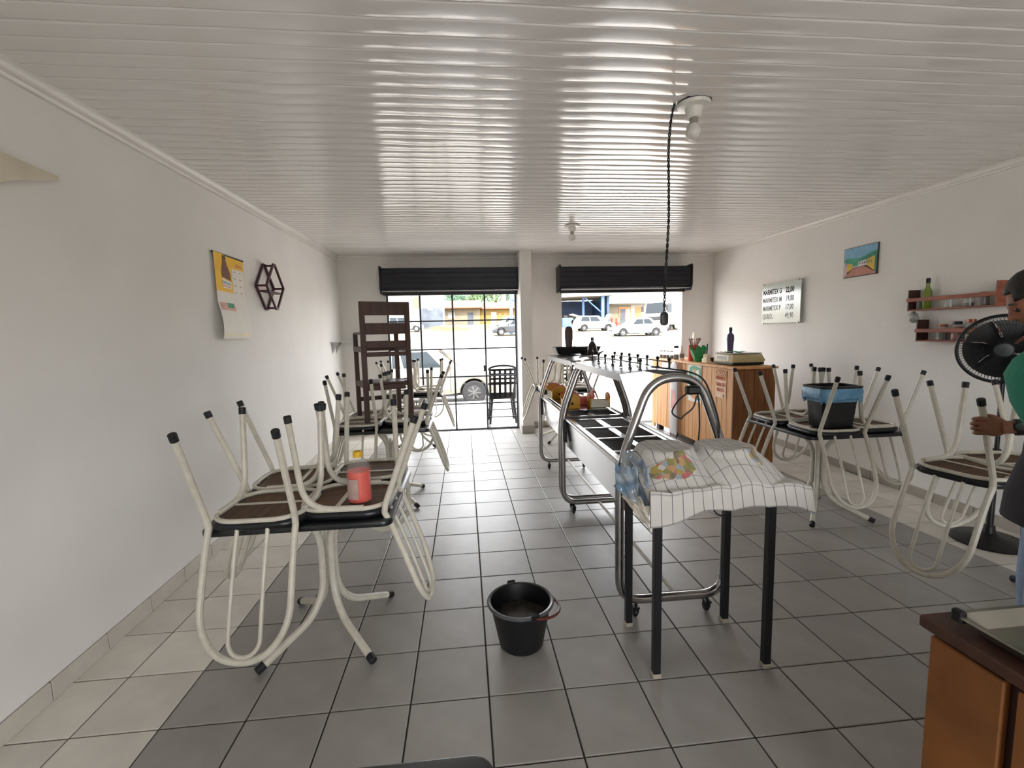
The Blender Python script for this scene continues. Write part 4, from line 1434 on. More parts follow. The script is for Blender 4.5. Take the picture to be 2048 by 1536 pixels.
calpoly([(.20, .73), (.50, .70), (.48, .80), (.40, .88), (.36, .95), (.27, .95), (.24, .88), (.20, .80)], M_BTL, .0028)
calpoly([(.26, .945), (.37, .945), (.37, .985), (.26, .985)], mat('print_dark', '1F2A22', rough=.5, noise=.1), .0032)
calpoly([(.20, .72), (.50, .69), (.50, .60), (.20, .60)], M_CREAM, .0030)
calpoly([(.21, .69), (.48, .66), (.48, .645), (.21, .66)], M_LBL, .0034)
calpoly([(.22, .645), (.48, .63), (.48, .612), (.22, .62)], M_PNK, .0034)
for r_ in range(4):
    for c_ in range(2):
        calpoly([(.60 + c_ * .19, .83 - r_ * .085), (.68 + c_ * .19, .83 - r_ * .085), (.68 + c_ * .19, .822 - r_ * .085), (.60 + c_ * .19, .822 - r_ * .085)], M_INKG, .0036, 'month_heading')
calpoly([(.70, .93), (.92, .925), (.92, .885), (.70, .89)], M_ORG, .002)

M_WINE = mat('wine_wood', '4B1F2A', rough=.45, hex2='37151E', nscale=5, stretch=(3, 3, 3))
t = thing('diamond_shelf', 'dark wine-coloured wooden double diamond frame shelf on the wall beside the calendar', 'wall shelf', (lw(4.75) + .002, 4.75, 2.06), .0141)
hexv = [(-.21, .0), (-.02, .215), (.02, .215), (.21, .01), (.02, -.205), (-.02, -.205)]
for x in (.014, .105):
    for k in range(6):
        a, c = hexv[k], hexv[(k + 1) % 6]
        bb = B()
        A_, C_ = Vector((x, a[0], a[1])), Vector((x, c[0], c[1]))
        d = (C_ - A_)
        L = d.length
        ang = math.atan2(d.z, d.y)
        bb.box((A_ + C_) / 2, (.018, L + .012, .022), rot=(ang, 0, 0), bev=.002)
        bb.build('frame_bar', M_WINE, t)
for y, z in ((0, .205), (0, -.195), (-.205, 0), (.205, .008)):
    bb = B(); bb.box((.06, y, z), (.11, .02, .018), bev=.002); bb.build('link_bar', M_WINE, t)
bb = B(); bb.box((.06, .0, -.045), (.085, .33, .014), bev=.002); bb.build('shelf_board', M_WINE, t)

# corner glass shelf by the grille door
t = thing('corner_shelf', 'small glass shelf on two pointed metal brackets in the far corner', 'wall shelf', (lw(7.3) + .002, 7.3, 1.50), .0141)
bb = B(); bb.prism([(0, -.36), (.07, -.36), (.34, .05), (.34, .32), (0, .32)], .008); bb.build('glass', mat('shelf_glass', 'B8C2BE', rough=.08, alpha=.4, noise=.02), t)
for y in (-.25, -.03):
    bb = B(); bb.prism([(0, 0), (.09, 0), (.0, -.17)], .012, Matrix(((1, 0, 0, 0), (0, 0, -1, y), (0, 1, 0, 0), (0, 0, 0, 1)))); bb.build('bracket', M_STEEL, t)

# pale wedge high on the wall at the edge of the view
t = thing('wall_bracket_shelf', 'pale wedge-shaped shelf end high on the wall near the camera', 'wall shelf', (lw(2.2) + .001, 2.2, 2.27), .0141)
bb = B(); bb.prism([(.205, .035), (.205, .055), (-.40, .075), (-.40, -.20), (-.02, -.035)], .05, Matrix(((0, 0, 1, 0), (1, 0, 0, 0), (0, 1, 0, 0), (0, 0, 0, 1))), bev=.004)
bb.build('board', mat('cream_paint', 'CFC6B2', rough=.5, noise=.05), t)

# ------------------------------------------------------------------ on the shelf wall
RZ = -math.atan(.044)
def on_rw(name, label, cat, y, z, off=.0):
    return thing(name, label, cat, (rw(y) - off, y, z), RZ)
# price board
t = on_rw('price_board', 'clear glass price board reading MARMITEX with prices, on four wall pins', 'sign', 5.735, 1.89)
bb = B(); bb.box((-.045, 0, 0), (.006, .79, .52), bev=.001); bb.build('glass_plate', mat('board_glass', 'CFD8D4', rough=.12, noise=.03, spec=.6), t)
for y in (-.36, .36):
    for z in (-.262, .262):
        bb = B(); bb.tube([(0, y, z), (-.042, y, z)], .006, 8); bb.lathe([(.012, 0), (.012, .012), (.008, .015)], (-.042, y, z), 12, Matrix.Rotation(-PI / 2, 4, 'Y')); bb.build('pin', M_STEEL, t)
for k, (a_, p_, m) in enumerate((('MARMITEX G', '22,00', M_INKK), ('MARMITEX M', '19,00', M_INKG), ('MARMITEX P', '17,00', M_INKG), ('QUILO..', '49,90', M_INKG))):
    z = .125 - k * .108
    text_mesh('lettering', a_, .092, m, t, (-.0485, .375, z), RT, bold=.0032 if k == 0 else .0012, sx=.74)
    text_mesh('lettering', p_, .095, m, t, (-.0485, -.105, z), RT, bold=.0032 if k == 0 else .0012, sx=.78)
# painting
t = on_rw('painting', 'small unframed painting of a street of yellow houses under green hills', 'painting', 4.495, 2.23)
Wp, Hp = .43, .305
bb = B(); bb.box((-.011, 0, 0), (.020, Wp, Hp), bev=.001); bb.build('canvas', mat('canvas_edge', '4A3B3A', rough=.7, noise=.1), t)
def pt(u, v, off): return Vector((-.0212 - off, Wp / 2 - u * Wp, -Hp / 2 + v * Hp))
def ppoly(pts, m, k):
    bb = B(); bb.poly([pt(u, v, .0002 * k) for u, v in pts]); bb.build('paint', m, t, smooth=False, recalc=False)
PSKY = mat('paint_sky', '7FAECB', rough=.7, noise=.12, nscale=16)
PHILL = mat('paint_hill', '54A088', rough=.7, noise=.18, nscale=18)
PHIL2 = mat('paint_hill_dark', '3F8577', rough=.7, noise=.18, nscale=18)
PYEL = mat('paint_yellow', 'D4B44E', rough=.7, noise=.15, nscale=20)
PWHT = mat('paint_white', 'D9DAD6', rough=.7, noise=.08, nscale=20)
PROAD = mat('paint_road', 'B98679', rough=.7, noise=.12, nscale=14)
PLIL = mat('paint_lilac', 'C8B3BB', rough=.7, noise=.12, nscale=14)
PGRY = mat('paint_grey', '76716E', rough=.7, noise=.12, nscale=14)
PDRK = mat('paint_brown', '7A4A44', rough=.7, noise=.12, nscale=14)
ppoly([(.01, .6), (.99, .6), (.99, .985), (.01, .985)], PSKY, 1)
ppoly([(.01, .30), (.99, .35), (.99, .78), (.8, .74), (.62, .64), (.45, .60), (.3, .64), (.15, .66), (.01, .56)], PHILL, 2)
ppoly([(.45, .50), (.99, .55), (.99, .74), (.8, .68), (.6, .60)], PHIL2, 3)
ppoly([(.01, .02), (.01, .52), (.11, .5), (.11, .02)], PLIL, 4)
ppoly([(.11, .18), (.11, .48), (.28, .44), (.28, .28)], PYEL, 5)
ppoly([(.70, .33), (.70, .52), (.93, .60), (.93, .12)], PYEL, 5)
ppoly([(.93, .08), (.93, .60), (.99, .62), (.99, .06)], PHIL2, 5)
ppoly([(.28, .31), (.28, .34), (.46, .36), (.46, .48), (.68, .52), (.72, .34)], PWHT, 6)
for u in (.49, .56, .62, .67):
    ppoly([(u, .38), (u, .47), (u + .03, .475), (u + .03, .385)], PGRY, 7)
for u in (.75, .82):
    ppoly([(u, .38), (u, .47), (u + .03, .48), (u + .03, .375)], PHILL, 7)
ppoly([(.03, .02), (.30, .29), (.62, .32), (.97, .08), (.97, .02)], PROAD, 8)
for a_, c_ in (((.03, .03), (.30, .30)), ((.30, .30), (.62, .33)), ((.62, .33), (.96, .09))):
    ppoly([a_, c_, (c_[0], c_[1] - .018), (a_[0], a_[1] - .018)], PDRK, 9)
ppoly([(.085, .40), (.085, .62), (.10, .66), (.115, .62), (.105, .40)], PHIL2, 9)

# spice shelves
def wall_rack(label, y0, y1, z, h_near, h_far, d=.11):
    t = on_rw('spice_rack', label, 'wall shelf', (y0 + y1) / 2, z)
    L = y1 - y0
    bb = B(); bb.box((-d / 2, 0, .006), (d, L, .012), bev=.002); bb.build('board', M_REDWOOD, t)
    bb = B(); bb.box((-d - .004, 0, .095), (.012, L + .02, .032), bev=.002); bb.build('front_rail', M_REDWOOD, t)
    bb = B(); bb.box((-d / 2, L / 2, h_far / 2), (d, .014, h_far), bev=.002); bb.build('end_panel', M_DARKWOOD, t)
    bb = B(); bb.box((-d / 2, -L / 2, h_near / 2), (d, .014, h_near), bev=.002); bb.build('end_panel', M_REDWOOD, t)
    return t
wall_rack('upper red-brown spice rack on the wall, with a green bottle', 3.10, 3.82, 1.685, .19, .185)
wall_rack('lower red-brown spice rack on the wall, partly behind the fan', 2.95, 3.72, 1.415, .16, .19)
def on_rack(y, z): return (rw(y) - .055, y, z)
t = thing('olive_oil_bottle', 'green glass bottle with dark cap standing on the upper spice rack', 'bottle', on_rack(3.70, 1.697))
bb = B(); bb.lathe([(.028, 0), (.032, .006), (.032, .145), (.026, .165), (.015, .185), (.014, .225)], (0, 0, 0), 18); bb.build('body', M_GLASSG, t)
bb = B(); bb.lathe([(.016, .222), (.016, .262), (.012, .265)], (0, 0, 0), 14); bb.build('cap', M_BLACKPL, t)
M_COPPER = mat('copper_lid', '9A5A45', rough=.35, metal=.5, noise=.1)
jar('spice_jar', 'tall dark jar in the far corner of the upper spice rack', *on_rack(3.765, 1.697), .024, .09, M_SPICE, M_BLACKPL, group='jars on the spice racks', frac=.8)
jar('spice_jar', 'clear jar with pale powder, second from the green bottle', *on_rack(3.50, 1.697), .034, .085, M_SALT, M_PORC, group='jars on the spice racks', frac=.3)
jar('spice_jar', 'copper-lidded jar on the upper spice rack', *on_rack(3.345, 1.697), .034, .095, M_SPICE, M_COPPER, group='jars on the spice racks', frac=.3)
jar('spice_jar', 'dark-lidded full jar on the upper spice rack', *on_rack(3.235, 1.697), .034, .105, M_SPICE, M_BLACKPL, group='jars on the spice racks', frac=.7)
jar('spice_jar', 'wide copper-lidded jar on the lower spice rack', *on_rack(3.54, 1.427), .037, .135, M_SPICE, M_COPPER, group='jars on the spice racks', frac=.55)
M_PAPR = mat('paprika', 'B23A34', rough=.9, noise=.2, nscale=50)
jar('spice_jar', 'jar of red spice with dark lid on the lower spice rack', *on_rack(3.42, 1.427), .036, .155, M_PAPR, M_BLACKPL, group='jars on the spice racks', frac=.72)
jar('spice_jar', 'round honey-coloured jar with wooden lid next to the fan', *on_rack(3.31, 1.427), .034, .17, mat('honey', '8A6B2E', rough=.4, noise=.15), M_COPPER, group='jars on the spice racks', frac=.6)
t = thing('hanging_mug', 'grey enamel mug hanging by its handle under the upper spice rack', 'mug', (rw(3.80) - .07, 3.80, 1.625))
bb = B(); bb.lathe([(.032, -.035), (.036, -.03), (.038, .035), (.036, .037), (.034, -.028), (0, -.03)], (0, 0, 0), 20, Matrix.Rotation(-.9, 4, 'X') @ Matrix.Rotation(.5, 4, 'Y')); bb.build('cup', mat('grey_enamel', 'AEB0AC', rough=.3, noise=.05), t)
bb = B(); bb.tube(smooth_path([(0, .02, .025), (0, .012, .052), (0, -.012, .052), (0, -.02, .02)], 5), .004, 6); bb.build('handle', mat('grey_enamel', 'AEB0AC'), t)
bb = B(); bb.tube(smooth_path([(0, 0, .06), (.004, 0, .052), (0, 0, .046), (-.004, 0, .05)], 4), .002, 5); bb.build('hook', M_STEEL, t)

# ------------------------------------------------------------------ standing fan
fx, fy = 3.70, 2.83
t = thing('standing_fan', 'black pedestal fan with round wire guard by the shelf wall', 'fan', (fx, fy, 0))
bb = B(); bb.lathe([(.21, 0), (.215, .012), (.19, .03), (.06, .05), (.035, .07), (.03, .12), (0, .12)], (0, 0, 0), 36); bb.build('base', M_BLACKPL, t)
bb = B(); bb.tube([(0, 0, .06), (0, 0, .62), (0, 0, .63), (0, 0, 1.25)], .017, 12, radii=[.020, .020, .014, .014]); bb.build('pole', M_BLACK, t)
bb = B(); bb.lathe([(.03, .60), (.034, .62), (.034, .66), (.022, .68)], (0, 0, 0), 14); bb.build('height_collar', M_BLACKPL, t)
hd = link('fan_head', None, t, (-.10, -.06, 1.385))
# local +z of the head looks toward the camera side
look = Vector((-.72, -.69, -.05)).normalized()
hd.rotation_euler = look.to_track_quat('Z', 'Y').to_euler()
bb = B(); bb.lathe([(.0, -.20), (.05, -.195), (.07, -.16), (.072, -.08), (.05, -.06), (0, -.06)], (0, 0, 0), 20); bb.build('motor', M_BLACKPL, hd)
bb = B()
Rg = .225
for k in range(72):
    a = 2 * PI * k / 72
    sp = .5
    p0 = Vector((.045 * math.cos(a), .045 * math.sin(a), .062))
    pts = []
    for q in range(7):
        f = q / 6
        r_ = .045 + (Rg - .045) * f
        aa = a + .35 * f
        pts.append((r_ * math.cos(aa), r_ * math.sin(aa), .062 - .05 * f ** 3))
    bb.tube(pts, .0013, 4, cap=False)
    pts = []
    for q in range(7):
        f = q / 6
        r_ = .06 + (Rg - .06) * f
        pts.append((r_ * math.cos(a), r_ * math.sin(a), -.085 + .075 * f ** 2.5))
    bb.tube(pts, .0013, 4, cap=False)
for r_, z_ in ((.10, .0615), (.17, .048)):
    bb.tube([(r_ * math.cos(2 * PI * k / 48), r_ * math.sin(2 * PI * k / 48), z_) for k in range(48)], .0014, 4, closed=True)
bb.build('wire_guard', M_BLACK, hd)
bb = B(); bb.tube([(Rg * math.cos(2 * PI * k / 60), Rg * math.sin(2 * PI * k / 60), .001) for k in range(60)], .011, 8, closed=True); bb.build('guard_rim', M_BLACKPL, hd)
bb = B(); bb.lathe([(.05, .056), (.05, .066), (.042, .074), (0, .076)], (0, 0, 0), 24); bb.build('badge', mat('fan_badge', '2C3034', rough=.25, noise=.1), hd)
for k in range(6):
    bb = B()
    a0 = 2 * PI * k / 6
    bb.grid(lambda u, v: Vector(((.035 + .16 * u) * math.cos(a0 + (v - .5) * (.85 + .2 * u) + .3 * u), (.035 + .16 * u) * math.sin(a0 + (v - .5) * (.85 + .2 * u) + .3 * u), -.02 + (v - .5) * .05)), 6, 5)
    bb.build('blade', M_BLACKPL, hd)
bb = B(); bb.lathe([(.036, -.05), (.036, .0), (.028, .02), (0, .026)], (0, 0, 0), 18); bb.build('hub', M_BLACKPL, hd)
bb = B(); bb.tube([(.0, .0, 1.22), (-.03, -.02, 1.30), (-.06, -.03, 1.36)], .02, 10); bb.build('neck', M_BLACKPL, t)

# ------------------------------------------------------------------ wooden cabinet in the near corner
t = thing('wooden_cabinet', 'orange-brown plywood cabinet with dark top edge in the near corner', 'cabinet', (1.55, .55, 0))
CB = .845
bb = B(); bb.box((.02, 0, CB / 2), (.88, .78, CB - .02)); bb.build('carcass', M_DARKWOOD, t, smooth=False)
M_PLYO = mat('orange_plywood', '935C2C', rough=.55, hex2='6F4320', nscale=4, bump=.05, bscale=40)
for k, (a, c) in enumerate(((.245, .402), (-.155, .222), (-.402, -.178))):
    bb = B(); bb.box((-.432, (a + c) / 2, CB / 2 - .01), (.02, c - a, CB - .06), bev=.003)
    bb.build('side_board', M_PLYO, t)
bb = B(); bb.box((.0, .398, CB / 2 - .01), (.84, .02, CB - .06), bev=.003); bb.build('end_board', M_PLYO, t)
bb = B(); bb.box((.0, 0, CB - .008), (.92, .835, .03), bev=.004); bb.build('countertop', M_DARKWOOD, t)
t = thing('steel_tray', 'worn grey metal tray with raised rim lying on the wooden cabinet', 'tray', (1.545, .580, CB + .008))
bb = B()
loft(bb, [rr3(.80, .62, .03, 0), rr3(.84, .66, .03, .03), rr3(.86, .68, .03, .03), rr3(.855, .675, .03, .034), rr3(.835, .655, .03, .034), rr3(.79, .61, .03, .005)])
bb.build('tray', mat('worn_metal', '8C887F', rough=.3, metal=.8, noise=.2, nscale=6, rnoise=.1), t, ang=.5)
bb = B(); bb.box((-.421, .325, .030), (.018, .026, .03), bev=.004); bb.build('corner_cap', M_BLACKPL, t)

# ------------------------------------------------------------------ the street
def gz(y):
    if y < 10.9: return -.012
    if y < 14: return -.22
    return -.22 + (y - 14) * .0622
def brick_mat(name, c1, c2, cm, scale, rough=.7):
    m = mat(name, c1, rough=rough)
    nt = m.node_tree
    b = nt.nodes['Principled BSDF']
    tc = nt.nodes.new('ShaderNodeTexCoord')
    br = nt.nodes.new('ShaderNodeTexBrick')
    br.inputs['Color1'].default_value = (*lin(c1), 1); br.inputs['Color2'].default_value = (*lin(c2), 1); br.inputs['Mortar'].default_value = (*lin(cm), 1)
    br.inputs['Scale'].default_value = scale
    br.inputs['Mortar Size'].default_value = .012
    br.offset = 0
    br.inputs['Brick Width'].default_value = .5; br.inputs['Row Height'].default_value = .5
    nt.links.new(tc.outputs['Object'], br.inputs['Vector'])
    nt.links.new(br.outputs['Color'], b.inputs['Base Color'])
    return m
M_PAVE = brick_mat('pavement_tile', 'C4BEB8', 'CBC5BF', '9E9790', 1.1)
M_ASPH = mat('dusty_asphalt', '8C8781', rough=.9, hex2='9B948C', nscale=.35, bump=.2, bscale=40)
M_DIRT = mat('dirt_verge', '8F8068', rough=.95, hex2='776C50', nscale=.5, bump=.3, bscale=10)
M_YARD = mat('yard_concrete', '8C8984', rough=.9, noise=.1, nscale=1)
M_KERB = mat('kerb_concrete', '7D7A76', rough=.9, noise=.15, nscale=3)
bb = B(); bb.box((1, 9.345, -.14), (46, 3.11, .256)); struct(bb.build('sidewalk', M_PAVE, smooth=False), 'pale tiled pavement outside the shop front')
bb = B(); bb.box((1, 10.975, -.13), (46, .15, .24), bev=.02); struct(bb.build('kerb', M_KERB), 'grey concrete kerb at the edge of the pavement')
bb = B()
prev = None
for y in (10.8, 14, 33, 36):
    row = [bb.bm.verts.new((x, y, -.22 if y < 14 else gz(y))) for x in (-90, 100)]
    if prev: bb._face([prev[0], prev[1], row[1], row[0]])
    prev = row
struct(bb.build('street', M_ASPH, smooth=False), 'wide pale asphalt street rising away from the shop')
bb = B()
prev = None
for y in (35.9, 60, 140):
    row = [bb.bm.verts.new((x, y, gz(y) + .03)) for x in (-120, 140)]
    if prev: bb._face([prev[0], prev[1], row[1], row[0]])
    prev = row
struct(bb.build('ground', M_DIRT, smooth=False), 'dusty open lot on the far side of the street')
bb = B(); bb.poly([(-40, -60, -.16), (40, -60, -.16), (40, -2.9, -.16), (-40, -2.9, -.16)])
struct(bb.build('yard_ground', M_YARD, smooth=False), 'concrete yard behind the building')
bb = B(); bb.poly([(-60, -2.9, -.165), (-2.1, -2.9, -.165), (-2.1, 7.8, -.165), (-60, 7.8, -.165)]); bb.poly([(4.3, -2.9, -.165), (60, -2.9, -.165), (60, 7.8, -.165), (4.3, 7.8, -.165)])
struct(bb.build('side_ground', M_KERB, smooth=False), 'concrete ground beside the building')

# ---- cars
M_TYRE = mat('tyre', '1A1A1C', rough=.8, noise=.15)
M_RIM = mat('alloy_rim', '707070', rough=.3, metal=.8, noise=.05)
M_CGLASS = mat('car_glass', '1E2428', rough=.08, noise=.05, spec=.25)
M_LAMP = mat('car_lamp', 'C9CDD0', rough=.15, noise=.05)
M_TAIL = mat('tail_lamp', '7A1A1A', rough=.2, noise=.05)
M_TRIMB = mat('car_trim', '202124', rough=.5, noise=.1)
def wheel(parent, x, y, z, r, side, spokes=7):
    w = link('wheel', None, parent, (x, y, z))
    Mx = Matrix.Rotation(PI / 2, 4, 'X')
    bb = B(); bb.lathe([(r * .62, -.09), (r * .9, -.095), (r, -.07), (r, .07), (r * .9, .095), (r * .62, .09)], (0, 0, 0), 24, Mx, cap=False); bb.build('tyre', M_TYRE, w)
    bb = B()
    bb.lathe([(r * .64, -.085), (r * .66, .06), (r * .60, .06), (r * .58, -.02), (0, -.02)], (0, 0, 0), 24, Matrix.Rotation(PI / 2 if side < 0 else -PI / 2, 4, 'X'))
    for k in range(spokes):
        a = 2 * PI * k / spokes
        bb.box((math.cos(a) * r * .33, side * .045, math.sin(a) * r * .33), (r * .60, .03, r * .13), rot=(0, -a, 0))
    bb.lathe([(r * .14, 0), (r * .12, .02), (0, .02)], (0, side * .045, 0), 10, Matrix.Rotation(PI / 2 if side < 0 else -PI / 2, 4, 'X'))
    bb.build('rim', M_RIM, w)
def quadpt(q, u, v):
    a, b, c, d = [Vector(p) for p in q]
    return (a * (1 - u) + b * u) * (1 - v) + (d * (1 - u) + c * u) * v
def glass_panel(parent, q, u0, u1, v0, v1, nm='window', m=None, off=.008):
    a, b, c, d = [Vector(p) for p in q]
    n = (b - a).cross(d - a).normalized()
    bb = B(); pts = [quadpt(q, u, v) + n * off for u, v in ((u0, v0), (u1, v0), (u1, v1), (u0, v1))]
    bb.poly(pts)
    return bb.build(nm, m or M_CGLASS, parent, smooth=False, recalc=False)
def make_car(label, loc, rz, paint, L=3.9, W=1.66, H=1.46, wb=2.45, belt=.88, cowl=.78, kind='hatch', r=.31, hood_open=False, boot_open=False, tiltx=0.0):
    t = thing('car', label, 'car', loc, 0, 'cars on the street', rot=(0, tiltx, rz))
    xf, xr = wb / 2 + .05, -wb / 2 + .05
    bot = .22
    def arch(xc): return [(xc + r * 1.16 * math.cos(a), r + r * 1.16 * math.sin(a)) for a in [PI - PI * k / 10 for k in range(11)]]
    if kind == 'sedan':
        rear = [(-L / 2 + .03, .38), (-L / 2, .62), (-L / 2 + .06, belt + .10), (-L / 2 + .75, belt + .12)]
        gb, gt = (-L / 2 + .72, L / 2 - 1.12), (-L / 2 + 1.35, L / 2 - 1.85)
    else:
        rear = [(-L / 2 + .04, .38), (-L / 2, .58), (-L / 2 + .03, belt + .04)]
        gb, gt = (-L / 2 + .05, L / 2 - .95), (-L / 2 + .42, L / 2 - 1.62)
    front = [(gb[1], belt + .06), (L / 2 - .35, cowl), (L / 2 - .10, cowl - .12), (L / 2, .55), (L / 2 - .03, .34), (L / 2 - .10, bot)]
    poly = rear + front + arch(xf)[::-1] + [(0, bot - .02)] + arch(xr)[::-1] + [(-L / 2 + .12, bot)]
    bb = B()
    bb.prism(poly, W, Matrix(((1, 0, 0, 0), (0, 0, -1, W / 2), (0, 1, 0, 0), (0, 0, 0, 1))), bev=.045)
    body = bb.build('body', paint, t, ang=.7)
    # cabin
    wb_, wt = W / 2 - .035, W / 2 - .20
    zb, zt_ = belt + .0, H
    lo = [(gb[0], -wb_, zb), (gb[1], -wb_, zb), (gb[1], wb_, zb), (gb[0], wb_, zb)]
    hi = [(gt[0], -wt, zt_), (gt[1], -wt, zt_), (gt[1], wt, zt_), (gt[0], wt, zt_)]
    tb = bmesh.new()
    vl = [tb.verts.new(p) for p in lo]; vh = [tb.verts.new(p) for p in hi]
    for k in range(4): tb.faces.new([vl[k], vl[(k + 1) % 4], vh[(k + 1) % 4], vh[k]])
    tb.faces.new(vh)
    es = [e for e in tb.edges if e.verts[0].co.z > zt_ - .01 and e.verts[1].co.z > zt_ - .01]
    bmesh.ops.bevel(tb, geom=es, offset=.10, segments=4, profile=.5, affect='EDGES')
    bb = B(); bb.merge(tb)
    cabin = bb.build('cabin', paint, t, ang=.6)
    for s in (-1, 1):
        if s < 0: q = [lo[0], lo[1], hi[1], hi[0]]
        else: q = [lo[2], lo[3], hi[3], hi[2]]
        rng_ = ((.13, .46), (.49, .84)) if s < 0 else ((.16, .51), (.54, .87))
        for u0, u1 in rng_: glass_panel(cabin, q, u0, u1, .10, .84, 'window')
        bb = B(); bb.box((gb[1] - .32, s * (W / 2 + .07), belt + .10), (.12, .14, .11), bev=.03); bb.build('mirror', paint, t)
        for dx in (.15, -.75):
            bb = B(); bb.box((dx, s * (W / 2 + .003), belt - .12), (.15, .02, .025), bev=.006); bb.build('door_handle', paint, body)
        for dx in (gb[1] - .30, -.18, -.95):
            bb = B(); bb.box((dx, s * (W / 2 - .0005), .58), (.012, .006, .50)); bb.build('door_gap', M_TRIMB, body)
        bb = B(); bb.box((0, s * (W / 2 - .004), .26), (wb - 2 * r * 1.2, .02, .05)); bb.build('sill', M_TRIMB, body)
        bb = B(); bb.box((L / 2 - .13, s * (W / 2 - .22), .64), (.16, .30, .11), rot=(0, .35, 0), bev=.03); bb.build('headlight', M_LAMP, body)
        bb = B(); bb.box((-L / 2 + .06, s * (W / 2 - .14), .80), (.14, .20, .22), bev=.03); bb.build('tail_light', M_TAIL, body)
    if not boot_open: glass_panel(cabin, [lo[3], lo[0], hi[0], hi[3]], .08, .92, .12, .85, 'rear_window')
    glass_panel(cabin, [lo[1], lo[2], hi[2], hi[1]], .07, .93, .08, .88, 'windscreen')
    bb = B(); bb.box((L / 2 - .015, 0, .48), (.03, W * .5, .14), bev=.01); bb.build('grille', M_TRIMB, body)
    bb = B(); bb.box((L / 2 + .005, 0, .40), (.01, .40, .10)); bb.build('number_plate', M_LAMP, body)
    for x in (xf, xr):
        for s in (-1, 1): wheel(t, x, s * (W / 2 - .11), r, r, s)
    bb = B(); bb.box((0, 0, .34), (L - .5, W - .45, .22)); bb.build('underbody', M_TRIMB, t)
    if hood_open:
        bb = B(); bb.box((0, 0, 0), (.95, W - .15, .03), bev=.01); bb.build('bonnet', paint, t, (gb[1] + .32, 0, cowl + .44), (0, -1.05, 0))
    if boot_open:
        bb = B(); bb.box((0, 0, 0), (.95, W - .2, .04), bev=.015); bb.build('tailgate', paint, t, (gt[0] - .32, 0, H + .06), (0, .28, 0))
    return t
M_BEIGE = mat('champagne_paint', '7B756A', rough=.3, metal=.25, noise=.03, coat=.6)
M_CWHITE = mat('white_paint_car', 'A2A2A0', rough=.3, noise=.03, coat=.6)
M_CBLACK = mat('black_paint_car', '2A2E36', rough=.25, noise=.05, coat=.8)
M_CGREY = mat('grey_paint_car', '5F6870', rough=.3, noise=.05, coat=.6)
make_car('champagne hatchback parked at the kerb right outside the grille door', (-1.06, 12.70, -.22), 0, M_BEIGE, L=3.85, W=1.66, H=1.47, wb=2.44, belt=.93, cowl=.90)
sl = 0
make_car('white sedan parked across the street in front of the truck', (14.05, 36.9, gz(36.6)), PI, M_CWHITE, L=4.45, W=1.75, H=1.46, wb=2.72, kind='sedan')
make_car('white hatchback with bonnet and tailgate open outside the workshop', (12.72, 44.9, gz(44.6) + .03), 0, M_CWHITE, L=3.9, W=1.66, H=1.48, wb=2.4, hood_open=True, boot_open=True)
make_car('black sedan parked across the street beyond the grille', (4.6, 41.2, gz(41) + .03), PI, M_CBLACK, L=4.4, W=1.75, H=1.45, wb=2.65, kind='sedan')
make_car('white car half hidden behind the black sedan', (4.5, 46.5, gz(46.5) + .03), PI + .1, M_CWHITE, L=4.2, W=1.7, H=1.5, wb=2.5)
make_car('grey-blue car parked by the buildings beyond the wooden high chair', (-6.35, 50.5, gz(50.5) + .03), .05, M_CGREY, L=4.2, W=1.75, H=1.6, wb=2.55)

# ---- truck
t = thing('truck', 'big white truck cab parked behind the white sedan', 'truck', (18.6, 42.6, gz(42.6) + .03), 0, rot=(0, 0, PI + .55))
bb = B()
bb.prism([(-1.05, .55), (1.0, .55), (1.05, .9), (1.05, 1.6), (.85, 2.75), (.55, 2.95), (-1.05, 2.95)], 2.3, Matrix(((1, 0, 0, 0), (0, 0, -1, 1.15), (0, 1, 0, 0), (0, 0, 0, 1))), bev=.06)
cab = bb.build('cab', M_CWHITE, t)
glass_panel(cab, [(1.06, -1.0, 1.62), (1.06, 1.0, 1.62), (.87, 1.0, 2.60), (.87, -1.0, 2.60)], 0, 1, 0, 1, 'windscreen')
for s in (-1, 1):
    q = [(.0, s * 1.155, 1.65), (.80, s * 1.155, 1.65), (.68, s * 1.155, 2.5), (.0, s * 1.155, 2.5)]
    bb = B(); bb.poly(q if s < 0 else q[::-1]); bb.build('window', M_CGLASS, cab, smooth=False, recalc=False)
    bb = B(); bb.box((1.05, s * 1.35, 2.1), (.12, .25, .55), bev=.03); bb.build('mirror', M_TRIMB, cab)
    bb = B(); bb.box((1.04, s * .85, .85), (.06, .35, .22), bev=.03); bb.build('headlight', M_LAMP, cab)
    for x in (.35, -2.6, -3.8):
        wheel(t, x, s * .95, .5, .5, s, 8)
bb = B(); bb.box((1.06, 0, 1.15), (.05, 1.5, .35), bev=.02); bb.build('grille', M_TRIMB, cab)
bb = B(); bb.box((-2.4, 0, .80), (4.6, .8, .25)); bb.build('chassis', M_TRIMB, t)
bb = B(); bb.box((-3.1, 0, 1.6), (3.2, 2.2, 1.3), bev=.05); bb.build('load_body', mat('truck_body', '9A8A6A', rough=.6, noise=.1), t)
bb = B(); bb.tube([(-1.25, .8, .9), (-1.25, .8, 3.1)], .07, 8); bb.build('exhaust_stack', M_RIM, t)

